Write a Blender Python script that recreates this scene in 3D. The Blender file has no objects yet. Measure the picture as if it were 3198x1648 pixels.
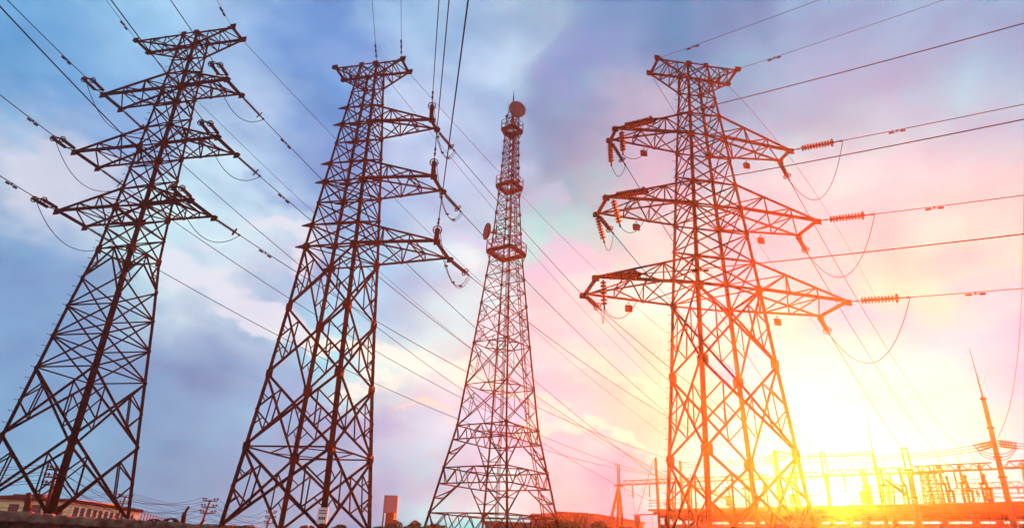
import bpy, math, random
from mathutils import Vector, Matrix
random.seed(7)
C = bpy.context.scene.collection
V = Vector
R = math.radians

# ------------------------------------------------------------------ camera
PITCH, ROLL, FPX, EYE = 23.913, 2.418, 2026.12, 1.6
W0, H0 = 3198.0, 1648.0
_F = V((0, math.cos(R(PITCH)), math.sin(R(PITCH))))
_X = V((1, 0, 0))
_U = _X.cross(_F)
AX = math.cos(R(ROLL)) * _X + math.sin(R(ROLL)) * _U
AU = math.cos(R(ROLL)) * _U - math.sin(R(ROLL)) * _X
cam = bpy.data.objects.new('camera', bpy.data.cameras.new('camera'))
C.objects.link(cam)
cam.data.sensor_width = 36
cam.data.lens = 36 * FPX / W0
cam.data.clip_start = 0.1
cam.data.clip_end = 5000
cam.matrix_world = Matrix(((AX.x, AU.x, -_F.x, 0), (AX.y, AU.y, -_F.y, 0), (AX.z, AU.z, -_F.z, EYE), (0, 0, 0, 1)))
bpy.context.scene.camera = cam

# ------------------------------------------------------------------ light
SUN_AZ, SUN_EL = R(26.1), R(4.8)      # azimuth from +Y towards +X
SUN_DIR = V((math.sin(SUN_AZ) * math.cos(SUN_EL), math.cos(SUN_AZ) * math.cos(SUN_EL), math.sin(SUN_EL)))
sun = bpy.data.objects.new('sun', bpy.data.lights.new('sun', 'SUN'))
C.objects.link(sun)
sun.data.energy = 5.0
sun.data.angle = R(0.55)
sun.data.color = (1.0, 0.098, 0.007)
sun.rotation_euler = SUN_DIR.to_track_quat('Z', 'Y').to_euler()
sc = bpy.context.scene
sc.view_settings.view_transform = 'Standard'
sc.view_settings.look = 'None'
sc.view_settings.gamma = 1
EXPO = 4.22
sc.view_settings.exposure = EXPO
sc.render.engine = 'CYCLES'
sc.cycles.volume_bounces = 0
sc.cycles.max_bounces = 4
sc.cycles.diffuse_bounces = 2
sc.cycles.use_denoising = True
KS = 1 / 2 ** EXPO                       # scene radiance of display white

def pxdir(x, y):
    return (AX * (x - 1599.0) - AU * (y - 824.0) + _F * FPX).normalized()

# ------------------------------------------------------------------ sky
world = bpy.data.worlds.new('World')
sc.world = world
world.use_nodes = True
world.cycles.sampling_method = 'MANUAL'
world.cycles.sample_map_resolution = 256
nt = world.node_tree
for n in list(nt.nodes):
    nt.nodes.remove(n)
N = nt.nodes.new
L = nt.links.new
def lin(c):
    return tuple(((v / 255) / 12.92 if v / 255 <= 0.04045 else ((v / 255 + 0.055) / 1.055) ** 2.4) for v in c)
out = N('ShaderNodeOutputWorld')
tc = N('ShaderNodeTexCoord')
dirn = tc.outputs['Generated']
def sock(n, v, i):
    if hasattr(v, 'is_linked') or hasattr(v, 'links'):
        L(v, n.inputs[i])
    else:
        n.inputs[i].default_value = v
def mth(op, a, b=0.0, clamp=False):
    n = N('ShaderNodeMath'); n.operation = op; n.use_clamp = clamp
    sock(n, a, 0); sock(n, b, 1)
    return n.outputs[0]
def dot(v):
    n = N('ShaderNodeVectorMath'); n.operation = 'DOT_PRODUCT'
    L(dirn, n.inputs[0]); n.inputs[1].default_value = tuple(v)
    return n.outputs['Value']
def smooth(x, a, b):
    n = N('ShaderNodeMapRange'); n.interpolation_type = 'SMOOTHSTEP'
    sock(n, x, 0); n.inputs[1].default_value = a; n.inputs[2].default_value = b
    n.inputs[3].default_value = 0; n.inputs[4].default_value = 1
    return n.outputs[0]
def mixc(f, a, b):
    n = N('ShaderNodeMix'); n.data_type = 'RGBA'
    sock(n, f, 0)
    if isinstance(a, tuple): n.inputs[6].default_value = (*a, 1)
    else: L(a, n.inputs[6])
    if isinstance(b, tuple): n.inputs[7].default_value = (*b, 1)
    else: L(b, n.inputs[7])
    return n.outputs[2]
def noise(scale, detail, rough, vec=None, dist=0.0):
    n = N('ShaderNodeTexNoise'); n.noise_dimensions = '3D'
    n.inputs['Scale'].default_value = scale; n.inputs['Detail'].default_value = detail
    n.inputs['Roughness'].default_value = rough; n.inputs['Distortion'].default_value = dist
    L(vec if vec is not None else dirn, n.inputs['Vector'])
    return n.outputs['Fac']
# cloud-layer coordinates: the direction warped so the puffs stretch along the drifting bands
mp = N('ShaderNodeMapping'); mp.inputs['Rotation'].default_value = (R(15), R(-22), R(20)); mp.inputs['Scale'].default_value = (1.0, 1.0, 1.75)
L(dirn, mp.inputs['Vector'])
cl = mp.outputs[0]
n_mid = noise(4.6, 7, 0.56, cl, 0.2)
n_fine = noise(10.0, 7, 0.62, cl)
cs = dot(SUN_DIR)
# the direction is pushed about by turbulence, so that the colour fields break into cloud edges
def nvec(scale, detail, rough, amp):
    n = N('ShaderNodeTexNoise'); n.noise_dimensions = '3D'
    n.inputs['Scale'].default_value = scale; n.inputs['Detail'].default_value = detail; n.inputs['Roughness'].default_value = rough
    L(cl, n.inputs['Vector'])
    s_ = N('ShaderNodeVectorMath'); s_.operation = 'SUBTRACT'; L(n.outputs['Color'], s_.inputs[0]); s_.inputs[1].default_value = (.5, .5, .5)
    k_ = N('ShaderNodeVectorMath'); k_.operation = 'SCALE'; L(s_.outputs[0], k_.inputs[0]); k_.inputs['Scale'].default_value = amp
    return k_.outputs[0]
def vadd(a, b):
    n = N('ShaderNodeVectorMath'); n.operation = 'ADD'
    sock(n, a, 0); sock(n, b, 1)
    return n.outputs[0]
wn_ = N('ShaderNodeVectorMath'); wn_.operation = 'NORMALIZE'
L(vadd(dirn, nvec(6.0, 7, 0.6, 0.26)), wn_.inputs[0])
wdir = wn_.outputs[0]
# cloud and sky colours (scene linear) seen in a set of directions of this evening sky, blended smoothly between
SKY = [(60, 60, 0.097, 0.346, 0.668), (330, 60, 0.249, 0.543, 0.822), (600, 60, 0.293, 0.511, 0.780), (800, 60, 0.100, 0.302, 0.679), (1100, 60, 0.263, 0.505, 0.774), (1300, 60, 0.294, 0.494, 0.673), (1500, 60, 0.099, 0.294, 0.566), (1800, 60, 0.019, 0.228, 0.473), (2100, 60, 0.125, 0.434, 0.678), (2400, 60, 0.158, 0.475, 0.706), (2560, 60, 0.002, 0.329, 0.586), (50, 300, 0.004, 0.290, 0.614), (250, 300, 0.158, 0.376, 0.717), (640, 300, 0.356, 0.546, 0.788), (780, 300, 0.023, 0.245, 0.621), (1050, 300, 0.497, 0.677, 0.893), (1250, 300, 0.346, 0.605, 0.847), (1420, 300, 0.015, 0.269, 0.484), (1600, 300, 0.359, 0.424, 0.581), (1880, 280, 0.002, 0.405, 0.610), (2200, 300, 0.002, 0.497, 0.645), (2550, 300, 0.002, 0.575, 0.752), (90, 440, 0.895, 0.881, 0.900), (30, 600, 0.080, 0.349, 0.640), (600, 500, 0.513, 0.813, 0.950), (640, 600, 0.552, 0.779, 0.876), (720, 540, 0.080, 0.320, 0.660), (1050, 500, 0.236, 0.480, 0.811), (1180, 500, 0.238, 0.543, 0.740), (1450, 480, 0.119, 0.337, 0.511), (1400, 600, 0.002, 0.795, 0.752), (2000, 500, 0.002, 0.633, 0.701), (2350, 500, 0.002, 0.667, 0.752), (2560, 500, 0.002, 0.600, 0.598), (60, 700, 0.080, 0.335, 0.610), (230, 740, 0.072, 0.320, 0.600), (460, 690, 0.474, 0.921, 0.950), (560, 760, 0.761, 0.921, 0.950), (700, 720, 0.183, 0.387, 0.637), (900, 700, 0.175, 0.663, 0.950), (1050, 700, 0.002, 0.459, 0.718), (1150, 690, 0.656, 0.950, 0.950), (1400, 700, 0.002, 0.480, 0.625), (1620, 700, 0.002, 0.783, 0.752), (1950, 700, 0.002, 0.457, 0.685), (2400, 700, 0.002, 0.562, 0.558), (60, 880, 0.080, 0.339, 0.620), (450, 880, 0.088, 0.339, 0.610), (650, 880, 0.112, 0.378, 0.630), (780, 870, 0.073, 0.768, 0.950), (1000, 890, 0.315, 0.836, 0.871), (1090, 950, 0.550, 0.950, 0.750), (1200, 820, 0.046, 0.852, 0.923), (1420, 860, 0.002, 0.484, 0.612), (1600, 900, 0.002, 0.697, 0.609), (2200, 880, 0.003, 0.002, 0.720), (2500, 880, 0.002, 0.205, 0.720), (60, 1050, 0.072, 0.330, 0.600), (450, 1050, 0.064, 0.330, 0.590), (640, 1050, 0.080, 0.349, 0.610), (800, 1040, 0.100, 0.380, 0.630), (970, 1040, 0.120, 0.420, 0.700), (1060, 1065, 0.400, 0.500, 0.600), (1140, 1080, 0.002, 0.380, 0.809), (1400, 1050, 0.002, 0.468, 0.700), (1600, 1050, 0.002, 0.400, 0.466), (2200, 1050, 0.003, 0.002, 0.720), (2500, 1050, 0.003, 0.002, 0.720), (200, 1200, 0.064, 0.330, 0.580), (450, 1200, 0.064, 0.325, 0.570), (700, 1200, 0.080, 0.345, 0.600), (1000, 1200, 0.002, 0.308, 0.602), (1150, 1200, 0.002, 0.947, 0.950), (1450, 1220, 0.002, 0.388, 0.590), (1600, 1230, 0.002, 0.002, 0.482), (1900, 1200, 0.003, 0.002, 0.720), (2300, 1200, 0.003, 0.002, 0.829), (2560, 1200, 0.002, 0.002, 0.720), (2107, 1225, 0.003, 0.033, 0.720), (1990, 1120, 0.003, 0.002, 0.720), (2280, 1130, 0.003, 0.002, 0.720), (2107, 1310, 0.003, 0.033, 0.829), (2400, 1310, 0.003, 0.471, 0.829), (1800, 1310, 0.003, 0.735, 0.829)]

acc = None; wsum = 0.000001
for px_, py_, r_, g_, b_ in SKY:
    n = N('ShaderNodeVectorMath'); n.operation = 'DOT_PRODUCT'
    L(wdir, n.inputs[0]); n.inputs[1].default_value = tuple(pxdir(px_ * W0 / 2576, py_ * W0 / 2576))
    e = mth('MULTIPLY_ADD', n.outputs["Value"], 420.0); e.node.inputs[2].default_value = -420.0
    w_ = mth('EXPONENT', e)
    k_ = N('ShaderNodeVectorMath'); k_.operation = 'SCALE'; k_.inputs[0].default_value = (r_, g_, b_); L(w_, k_.inputs['Scale'])
    acc = k_.outputs[0] if acc is None else vadd(acc, k_.outputs[0])
    wsum = mth('ADD', w_, wsum)
acc = vadd(acc, (0.00000075, 0.00000080, 0.00000090))
dv = N('ShaderNodeVectorMath'); dv.operation = 'DIVIDE'
L(acc, dv.inputs[0])
cx = N('ShaderNodeCombineXYZ'); L(wsum, cx.inputs[0]); L(wsum, cx.inputs[1]); L(wsum, cx.inputs[2]); L(cx.outputs[0], dv.inputs[1])
# puffs: a little lighter and warmer, gaps a little deeper blue
tx = mth('ADD', mth('MULTIPLY', mth('SUBTRACT', n_mid, 0.5), 1.0), mth('MULTIPLY', mth('SUBTRACT', n_fine, 0.5), 0.85))
tm = N('ShaderNodeCombineXYZ')
for i_, a_ in enumerate((1.6, 1.0, 0.6)):
    q_ = mth('MULTIPLY_ADD', tx, a_); q_.node.inputs[2].default_value = 1.0
    L(mth('MAXIMUM', q_, 0.3), tm.inputs[i_])
ml = N('ShaderNodeVectorMath'); ml.operation = 'MULTIPLY'; L(dv.outputs[0], ml.inputs[0]); L(tm.outputs[0], ml.inputs[1])
col = ml.outputs[0]
def D2(x, y): return pxdir(x * W0 / 2576, y * W0 / 2576)
def band(p0, p1, width, colr, amt, nz=1.0):
    # a torn gap between two cloud banks along the arc p0-p1
    global col
    a, b = D2(*p0), D2(*p1)
    nrm = a.cross(b).normalized(); mid = (a + b).normalized(); half = math.degrees(a.angle(b)) / 2
    def wdot(v):
        n = N('ShaderNodeVectorMath'); n.operation = 'DOT_PRODUCT'; L(wdir, n.inputs[0]); n.inputs[1].default_value = tuple(v); return n.outputs['Value']
    dd = mth('MULTIPLY', wdot(nrm), 57.2958)
    dd = mth('ADD', dd, mth('MULTIPLY', mth('SUBTRACT', n_mid, 0.5), width * 3.0 * nz))
    dd = mth('ADD', mth('ABSOLUTE', dd), mth('MULTIPLY', mth('SUBTRACT', n_fine, 0.5), width * 1.6 * nz))
    fd = mth('SUBTRACT', 1.0, smooth(dd, width * 0.3, width))
    al = mth('MULTIPLY', mth('ARCCOSINE', wdot(mid)), 57.2958)
    fa = mth('SUBTRACT', 1.0, smooth(al, half * 0.75, half * 1.25))
    col = mixc(mth('MULTIPLY', mth('MULTIPLY', fd, fa), amt), col, colr)
band((300, 380), (40, 440), 2.2, (0.55, 0.62, 0.76), 0.7)
band((430, 650), (800, 860), 2.1, (0.66, 0.78, 0.90), 0.8)
band((740, 830), (1180, 980), 1.7, (0.74, 0.92, 0.82), 0.9)
band((1120, 960), (1660, 1140), 1.1, (0.45, 0.80, 0.66), 0.65)
band((1000, 1050), (1150, 1075), 0.7, (0.65, 0.72, 0.55), 0.8)
band((560, 560), (760, 660), 1.4, (0.72, 0.80, 0.90), 0.7)
band((1180, 880), (1330, 760), 1.3, (0.55, 0.75, 0.86), 0.6)
band((1330, 690), (1500, 640), 1.5, (0.30, 0.48, 0.72), 0.7)
band((1320, 470), (1420, 530), 1.3, (0.30, 0.46, 0.73), 0.6)
band((1180, 560), (1330, 620), 1.2, (0.42, 0.58, 0.86), 0.6)
band((1440, 850), (1640, 930), 1.1, (0.22, 0.48, 0.70), 0.6)
band((1380, 900), (1700, 1010), 0.8, (0.40, 0.76, 0.66), 0.5)
band((700, 960), (1000, 1080), 1.8, (0.10, 0.34, 0.66), 0.6)
band((650, 480), (860, 600), 1.6, (0.09, 0.28, 0.62), 0.55)
band((1320, 180), (1560, 120), 2.2, (0.16, 0.28, 0.62), 0.55)
band((980, 200), (820, 100), 1.8, (0.20, 0.38, 0.72), 0.5)
# the disc and its aureole
disc = smooth(cs, math.cos(R(1.15)), math.cos(R(0.75)))
aur = mth('POWER', mth('MAXIMUM', cs, 0.0), 160.0)
nish = N('ShaderNodeTexSky'); nish.sky_type = 'NISHITA'; nish.sun_disc = False
nish.sun_elevation = SUN_EL; nish.sun_rotation = SUN_AZ
bg0 = N('ShaderNodeBackground'); L(nish.outputs[0], bg0.inputs[0]); bg0.inputs[1].default_value = 0.001
bg1 = N('ShaderNodeBackground'); L(col, bg1.inputs[0]); bg1.inputs[1].default_value = KS * 1.0
bg2 = N('ShaderNodeBackground'); bg2.inputs[0].default_value = (1.0, 0.92, 0.80, 1)
L(mth('ADD', mth('MULTIPLY', disc, KS * 14), mth('MULTIPLY', aur, KS * 0.25)), bg2.inputs[1])
a1 = N('ShaderNodeAddShader'); L(bg0.outputs[0], a1.inputs[0]); L(bg1.outputs[0], a1.inputs[1])
a2 = N('ShaderNodeAddShader'); L(a1.outputs[0], a2.inputs[0]); L(bg2.outputs[0], a2.inputs[1])
L(a2.outputs[0], out.inputs[0])

# ------------------------------------------------------------------ materials
def material(name, c1, c2, scale=6, rough=0.6, metal=0.0, bump=0.0, detail=5, bscale=None, spec=0.12):
    m = bpy.data.materials.new(name); m.use_nodes = True
    t = m.node_tree; b = t.nodes['Principled BSDF']
    co = t.nodes.new('ShaderNodeTexCoord')
    n = t.nodes.new('ShaderNodeTexNoise'); n.inputs['Scale'].default_value = scale; n.inputs['Detail'].default_value = detail
    t.links.new(co.outputs['Object'], n.inputs['Vector'])
    r = t.nodes.new('ShaderNodeValToRGB')
    r.color_ramp.elements[0].position = 0.35; r.color_ramp.elements[0].color = (*c1, 1)
    r.color_ramp.elements[1].position = 0.65; r.color_ramp.elements[1].color = (*c2, 1)
    t.links.new(n.outputs['Fac'], r.inputs[0]); t.links.new(r.outputs[0], b.inputs['Base Color'])
    b.inputs['Roughness'].default_value = rough; b.inputs['Specular IOR Level'].default_value = spec; b.inputs['Metallic'].default_value = metal
    if bump:
        n2 = t.nodes.new('ShaderNodeTexNoise'); n2.inputs['Scale'].default_value = bscale or scale * 3; n2.inputs['Detail'].default_value = 6
        t.links.new(co.outputs['Object'], n2.inputs['Vector'])
        bp = t.nodes.new('ShaderNodeBump'); bp.inputs['Strength'].default_value = bump
        t.links.new(n2.outputs['Fac'], bp.inputs['Height']); t.links.new(bp.outputs[0], b.inputs['Normal'])
    return m
M = {
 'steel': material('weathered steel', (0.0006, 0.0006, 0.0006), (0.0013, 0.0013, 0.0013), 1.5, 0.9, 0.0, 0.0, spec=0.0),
 'plate': material('galvanised plate', (0.003, 0.003, 0.003), (0.006, 0.006, 0.006), 2.5, 0.8, 0.0, spec=0.02),
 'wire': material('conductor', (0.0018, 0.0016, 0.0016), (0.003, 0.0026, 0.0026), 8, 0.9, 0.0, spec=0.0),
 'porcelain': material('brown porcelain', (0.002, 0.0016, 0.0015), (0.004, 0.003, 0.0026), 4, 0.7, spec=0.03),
 'shed': material('grey porcelain', (0.03, 0.022, 0.018), (0.055, 0.042, 0.036), 4, 0.6, spec=0.05),
 'dish': material('dish cover', (0.05, 0.05, 0.055), (0.075, 0.072, 0.08), 1.2, 0.9),
 'stone': material('wall stone', (0.010, 0.007, 0.006), (0.06, 0.038, 0.028), 1.1, 0.95, 0, 1.0, 8, 4),
 'mortar': material('wall coping', (0.035, 0.024, 0.018), (0.16, 0.11, 0.085), 1.6, 0.95, 0, 1.0, 9, 5),
 'yellow': material('yellow render', (0.62, 0.50, 0.27), (0.74, 0.61, 0.36), 0.35, 0.9),
 'cream': material('cream pilaster', (0.70, 0.55, 0.42), (0.80, 0.66, 0.52), 0.6, 0.9),
 'redtrim': material('dark red trim', (0.006, 0.0018, 0.002), (0.010, 0.0028, 0.003), 1.0, 0.7),
 'glass': material('dark window glass', (0.03, 0.035, 0.05), (0.10, 0.10, 0.12), 0.6, 0.15),
 'timber': material('weathered pole timber', (0.010, 0.008, 0.007), (0.02, 0.016, 0.014), 3, 0.9),
 'concrete': material('grey concrete', (0.035, 0.03, 0.028), (0.06, 0.05, 0.046), 0.8, 0.9),
 'pale': material('pale cladding', (0.10, 0.078, 0.08), (0.14, 0.11, 0.11), 0.5, 0.9),
 'board': material('billboard back', (0.14, 0.125, 0.15), (0.17, 0.155, 0.18), 0.8, 0.9),
 'redblock': material('dark red block', (0.05, 0.004, 0.003), (0.08, 0.006, 0.005), 1.0, 0.8),
 'leaf': material('leaves', (0.022, 0.035, 0.010), (0.075, 0.080, 0.028), 1.2, 0.7),
 'bark': material('bark', (0.010, 0.007, 0.006), (0.022, 0.016, 0.012), 4, 0.95),
 'soil': material('soil', (0.10, 0.075, 0.05), (0.17, 0.13, 0.09), 0.3, 0.95, 0, 0.4),
 'road': material('old asphalt', (0.045, 0.043, 0.042), (0.07, 0.066, 0.062), 2.0, 0.9, 0, 0.3),
}

# ------------------------------------------------------------------ mesh helpers
def perp(d):
    h = V((0, 0, 1)) if abs(d.z) < 0.9 else V((1, 0, 0))
    a = d.cross(h).normalized()
    return a, d.cross(a).normalized()
class MB:
    def __init__(s): s.v, s.f, s.sm = [], [], []
    def add(s, vs, fs, smooth=False):
        o = len(s.v); s.v += [tuple(x) for x in vs]; s.f += [tuple(i + o for i in f) for f in fs]; s.sm += [smooth] * len(fs)
    def hexa(s, p):
        s.add(p, [(0, 3, 2, 1), (4, 5, 6, 7), (0, 1, 5, 4), (1, 2, 6, 5), (2, 3, 7, 6), (3, 0, 4, 7)])
    def box(s, c, x, y, z):
        c, x, y, z = V(c), V(x), V(y), V(z)
        s.hexa([c - x - y - z, c + x - y - z, c + x + y - z, c - x + y - z, c - x - y + z, c + x - y + z, c + x + y + z, c - x + y + z])
    def bar(s, a, b, w, h=None, n=None):
        a, b = V(a), V(b); d = b - a
        if d.length < 1e-6: return
        d.normalize(); h = h or w
        if n is None: x, y = perp(d)
        else:
            y = V(n) - d * V(n).dot(d)
            y = y.normalized() if y.length > 1e-6 else perp(d)[0]
            x = d.cross(y).normalized()
        x = x * w / 2; y = y * h / 2
        s.hexa([a - x - y, a + x - y, a + x + y, a - x + y, b - x - y, b + x - y, b + x + y, b - x + y])
    def angle(s, a, b, w, n1, n2, t=None):
        # an L section: heel along a-b, flanges pointing along n1 and n2
        a, b = V(a), V(b); d = (b - a).normalized()
        x = (V(n1) - d * V(n1).dot(d)).normalized(); y = (V(n2) - d * V(n2).dot(d)).normalized()
        t = t or w * 0.16
        pr = [(0, 0), (w, 0), (w, t), (t, t), (t, w), (0, w)]
        vs = [q + x * u + y * v for q in (a, b) for u, v in pr]
        fs = [tuple(range(6)), tuple(range(11, 5, -1))] + [(i, i + 6, (i + 1) % 6 + 6, (i + 1) % 6) for i in range(6)]
        s.add(vs, fs)
    def tube(s, pts, r, n=6, cap=True):
        pts = [V(p) for p in pts]; m = len(pts)
        rs = r if isinstance(r, (list, tuple)) else [r] * m
        vs = []; px = None
        for i, p in enumerate(pts):
            d = (pts[min(i + 1, m - 1)] - pts[max(i - 1, 0)]).normalized()
            if px is None: x, y = perp(d)
            else:
                x = (px - d * px.dot(d)).normalized(); y = d.cross(x)
            px = x
            vs += [p + (x * math.cos(k * 2 * math.pi / n) + y * math.sin(k * 2 * math.pi / n)) * rs[i] for k in range(n)]
        fs = [(i * n + k, i * n + (k + 1) % n, (i + 1) * n + (k + 1) % n, (i + 1) * n + k) for i in range(m - 1) for k in range(n)]
        if cap: fs += [tuple(range(n - 1, -1, -1)), tuple(range((m - 1) * n, m * n))]
        s.add(vs, fs, True)
    def lathe(s, a, d, prof, n=10):
        # profile of (distance along d, radius)
        a, d = V(a), V(d).normalized(); x, y = perp(d); m = len(prof)
        vs = [a + d * t + (x * math.cos(k * 2 * math.pi / n) + y * math.sin(k * 2 * math.pi / n)) * r for t, r in prof for k in range(n)]
        fs = [(i * n + k, i * n + (k + 1) % n, (i + 1) * n + (k + 1) % n, (i + 1) * n + k) for i in range(m - 1) for k in range(n)]
        fs += [tuple(range(n - 1, -1, -1)), tuple(range((m - 1) * n, m * n))]
        s.add(vs, fs, False)
    def torus(s, c, axis, R1, r, n=18, m=5, arc=1.0):
        x, y = perp(V(axis).normalized()); c = V(c)
        k = n if arc >= 1 else int(n * arc)
        pts = [c + (x * math.cos(i * 2 * math.pi / n) + y * math.sin(i * 2 * math.pi / n)) * R1 for i in range(k + 1)]
        s.tube(pts, r, m, arc < 1)
    def plate(s, c, x, y, t):
        c, x, y = V(c), V(x), V(y); z = x.cross(y).normalized() * t / 2
        s.box(c, x, y, z)
    def build(s, name, mat, parent=None, off=None, loc=None):
        o0 = V(off) if off is not None else V((0, 0, 0))
        me = bpy.data.meshes.new(name)
        me.from_pydata([tuple(V(v) - o0) for v in s.v], [], s.f)
        for p, sm in zip(me.polygons, s.sm): p.use_smooth = sm
        me.materials.append(mat)
        ob = bpy.data.objects.new(name, me); C.objects.link(ob)
        if parent: ob.parent = parent
        elif off is not None: ob.location = o0
        return ob
def tag(o, label, cat, group=None, kind=None):
    if label: o['label'] = label
    if cat: o['category'] = cat
    if group: o['group'] = group
    if kind: o['kind'] = kind
    return o
def thing(name, loc, label, cat, group=None):
    o = bpy.data.objects.new(name, None); C.objects.link(o); o.location = loc; o.empty_display_size = 0.2
    return tag(o, label, cat, group)
def at(x, y, Y):
    d = pxdir(x, y); k = Y / d.y
    return V((0, 0, EYE)) + d * k
def atz(x, y, z):
    d = pxdir(x, y); k = (z - EYE) / d.z
    return V((0, 0, EYE)) + d * k

# ------------------------------------------------------------------ tower data (metres)
TZ = 2.2                                   # level of the raised ground behind the stone wall
TOW = {
'T1': dict(X=-31.72, Y=49.44, A=13.12, base=2.55, L=[('top', 46.0, 0.858), ('z2', 44.43, 0.906), ('z3', 42.67, 0.959), ('U1', 41.11, 1.006), ('A1', 39.39, 1.058), ('B1', 37.26, 1.137), ('U2', 34.93, 1.222), ('A2', 32.91, 1.297), ('B2', 30.64, 1.38), ('U3', 28.47, 1.46), ('A3', 26.75, 1.523), ('B3', 24.76, 1.591), ('C', 22.76, 1.659), ('E1', 20.16, 1.926), ('E2', 17.73, 2.176), ('E3', 15.25, 2.394), ('E4', 12.73, 2.616), ('E5', 7.81, 3.057)],
  arms={'top': (5.97, 4.55, 0.86), 'A1': (7.24, 5.76, 1.12), 'A2': (7.8, 6.61, 1.36), 'A3': (7.13, 5.79, 1.52)}),
'T2': dict(X=-15.11, Y=52.81, A=13.36, base=2.4, L=[('top', 46.0, 0.942), ('z2', 44.34, 1.067), ('z3', 42.39, 1.214), ('U1', 40.44, 1.361), ('A1', 38.39, 1.516), ('B1', 36.15, 1.671), ('U2', 33.82, 1.832), ('A2', 31.76, 1.974), ('B2', 29.52, 2.128), ('U3', 27.21, 2.287), ('A3', 25.06, 2.436), ('n1', 19.4, 2.762), ('n2', 13.73, 3.151), ('n3', 8.07, 3.601)],
  arms={'top': (3.56, 3.58, 0.98), 'A1': (0, 7.31, 0.74), 'A2': (0, 8.3, 1.35), 'A3': (0, 9.35, 1.82)}),
'T3': dict(X=17.23, Y=51.02, A=-7.82, base=2.2, L=[('top', 46.0, 1.074), ('z2', 44.1, 1.212), ('z3', 41.81, 1.377), ('U1', 39.65, 1.533), ('A1', 37.22, 1.71), ('B1', 34.67, 1.881), ('U2', 31.93, 2.066), ('A2', 29.56, 2.226), ('B2', 26.95, 2.40), ('U3', 24.35, 2.577), ('A3', 21.85, 2.745), ('n1', 15.54, 3.124), ('n2', 8.84, 3.577)],
  arms={'top': (4.02, 4.08, 1.12), 'A1': (8.45, 8.47, 0.95), 'A2': (9.64, 9.58, 1.56), 'A3': (10.79, 10.77, 1.99)}),
}
WIR = {'T1n': (174.08, 0.00122, [('A1', 'tnl', -0.194), ('A2', 'tnl', -0.184), ('A3', 'tnl', -0.16), ('A1', 'tnr', -0.248), ('A2', 'tnr', -0.197), ('A3', 'tnr', -0.164), ('top', 'tnl', -0.163), ('top', 'tnr', -0.212)]),
 'T1f': (46.88, 0.00195, [('top', 'tfl', -0.543), ('top', 'tfr', -0.538), ('A1', 'tfl', -0.51), ('A1', 'tfr', -0.552), ('A2', 'tfl', -0.383), ('A2', 'tfr', -0.446), ('A3', 'tfl', -0.314), ('A3', 'tfr', -0.31)]),
 'T2n': (171.8, 0.0008, [('A1', 'tnr', -0.22), ('A2', 'tnr', -0.15), ('A3', 'tnr', -0.14), ('top', 'nr', -0.14), ('top', 'tnr', -0.11)]),
 'T2f': (39.1, 0.00171, [('A1', 'tfr', -0.373), ('A2', 'tfr', -0.353), ('A3', 'tfr', -0.224), ('top', 'tfr', -0.305), ('top', 'fr', -0.434)]),
 'T3n': (133.21, 0.00094, [('A1', 'tnl', -0.219), ('A2', 'tnl', -0.204), ('A3', 'tnl', -0.188), ('A1', 'tnr', -0.197), ('A2', 'tnr', -0.191), ('A3', 'tnr', -0.149), ('top', 'tnl', -0.169), ('top', 'tnr', -0.153)]),
 'T3f': (40.44, 0.00159, [('A1', 'tfr', -0.311), ('A2', 'tfr', -0.307), ('A3', 'tfr', -0.344), ('A1', 'tfl', -0.501), ('A2', 'tfl', -0.322), ('A3', 'tfl', -0.209), ('top', 'tfl', -0.355), ('top', 'tfr', 0.168)])}
class Tower:
    def __init__(s, d):
        a = R(d['A']); s.u = V((math.cos(a), -math.sin(a), 0)); s.w = V((math.sin(a), math.cos(a), 0)); s.o = V((d['X'], d['Y'], 0))
        s.L = list(d['L']); l0, l1 = s.L[-2], s.L[-1]
        if d.get('base') is not None:
            s.L.append(('base', d['base'], l1[2] + (l1[2] - l0[2]) / (l0[1] - l1[1]) * (l1[1] - d['base'])))
        s.z = {n: z for n, z, _ in s.L}; s.hw = {n: w for n, _, w in s.L}; s.arms = d.get('arms', {})
    def p(s, u, v, z): return s.o + s.u * u + s.w * v + V((0, 0, z))
    def pt(s, l, k):
        if k[0] == 't':
            aL, aR, e = s.arms[l]
            return s.p(aR if k[2] == 'r' else -aL, -e if k[1] == 'n' else e, s.z[l])
        w = s.hw[l]
        return s.p(-w if k[1] == 'l' else w, -w if k[0] == 'n' else w, s.z[l])
FACES = [('nl', 'nr'), ('nr', 'fr'), ('fr', 'fl'), ('fl', 'nl')]
def lerp(a, b, t): return a + (b - a) * t

def secondary(mb, P0, P1, Q0, Q1, n, s, q=False):
    # redundant members of one big crossed panel: P leg lower/upper, Q leg lower/upper
    X = lerp(P0, Q1, (P1 - Q1).length / ((P1 - Q1).length + (P0 - Q0).length) if True else .5)
    # crossing point of the diagonals P0-Q1 and Q0-P1
    wl, wu = (P0 - Q0).length, (P1 - Q1).length
    t = wl / (wl + wu)
    X = lerp(P0, Q1, t)
    for A0, A1 in ((P0, P1), (Q0, Q1)):
        m = lerp(A0, A1, 0.5); d2 = lerp(A0, X, 0.5); d1 = lerp(A1, X, 0.5)
        for a, b, k in ((m, d1, 1), (m, d2, 1), (d1, d2, 1)) + (((lerp(A0, A1, .75), lerp(m, d1, .5), .7), (lerp(A0, A1, .25), lerp(m, d2, .5), .7)) if q else ()):
            mb.bar(a, b, s * k, s * k * 0.6, n)

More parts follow.
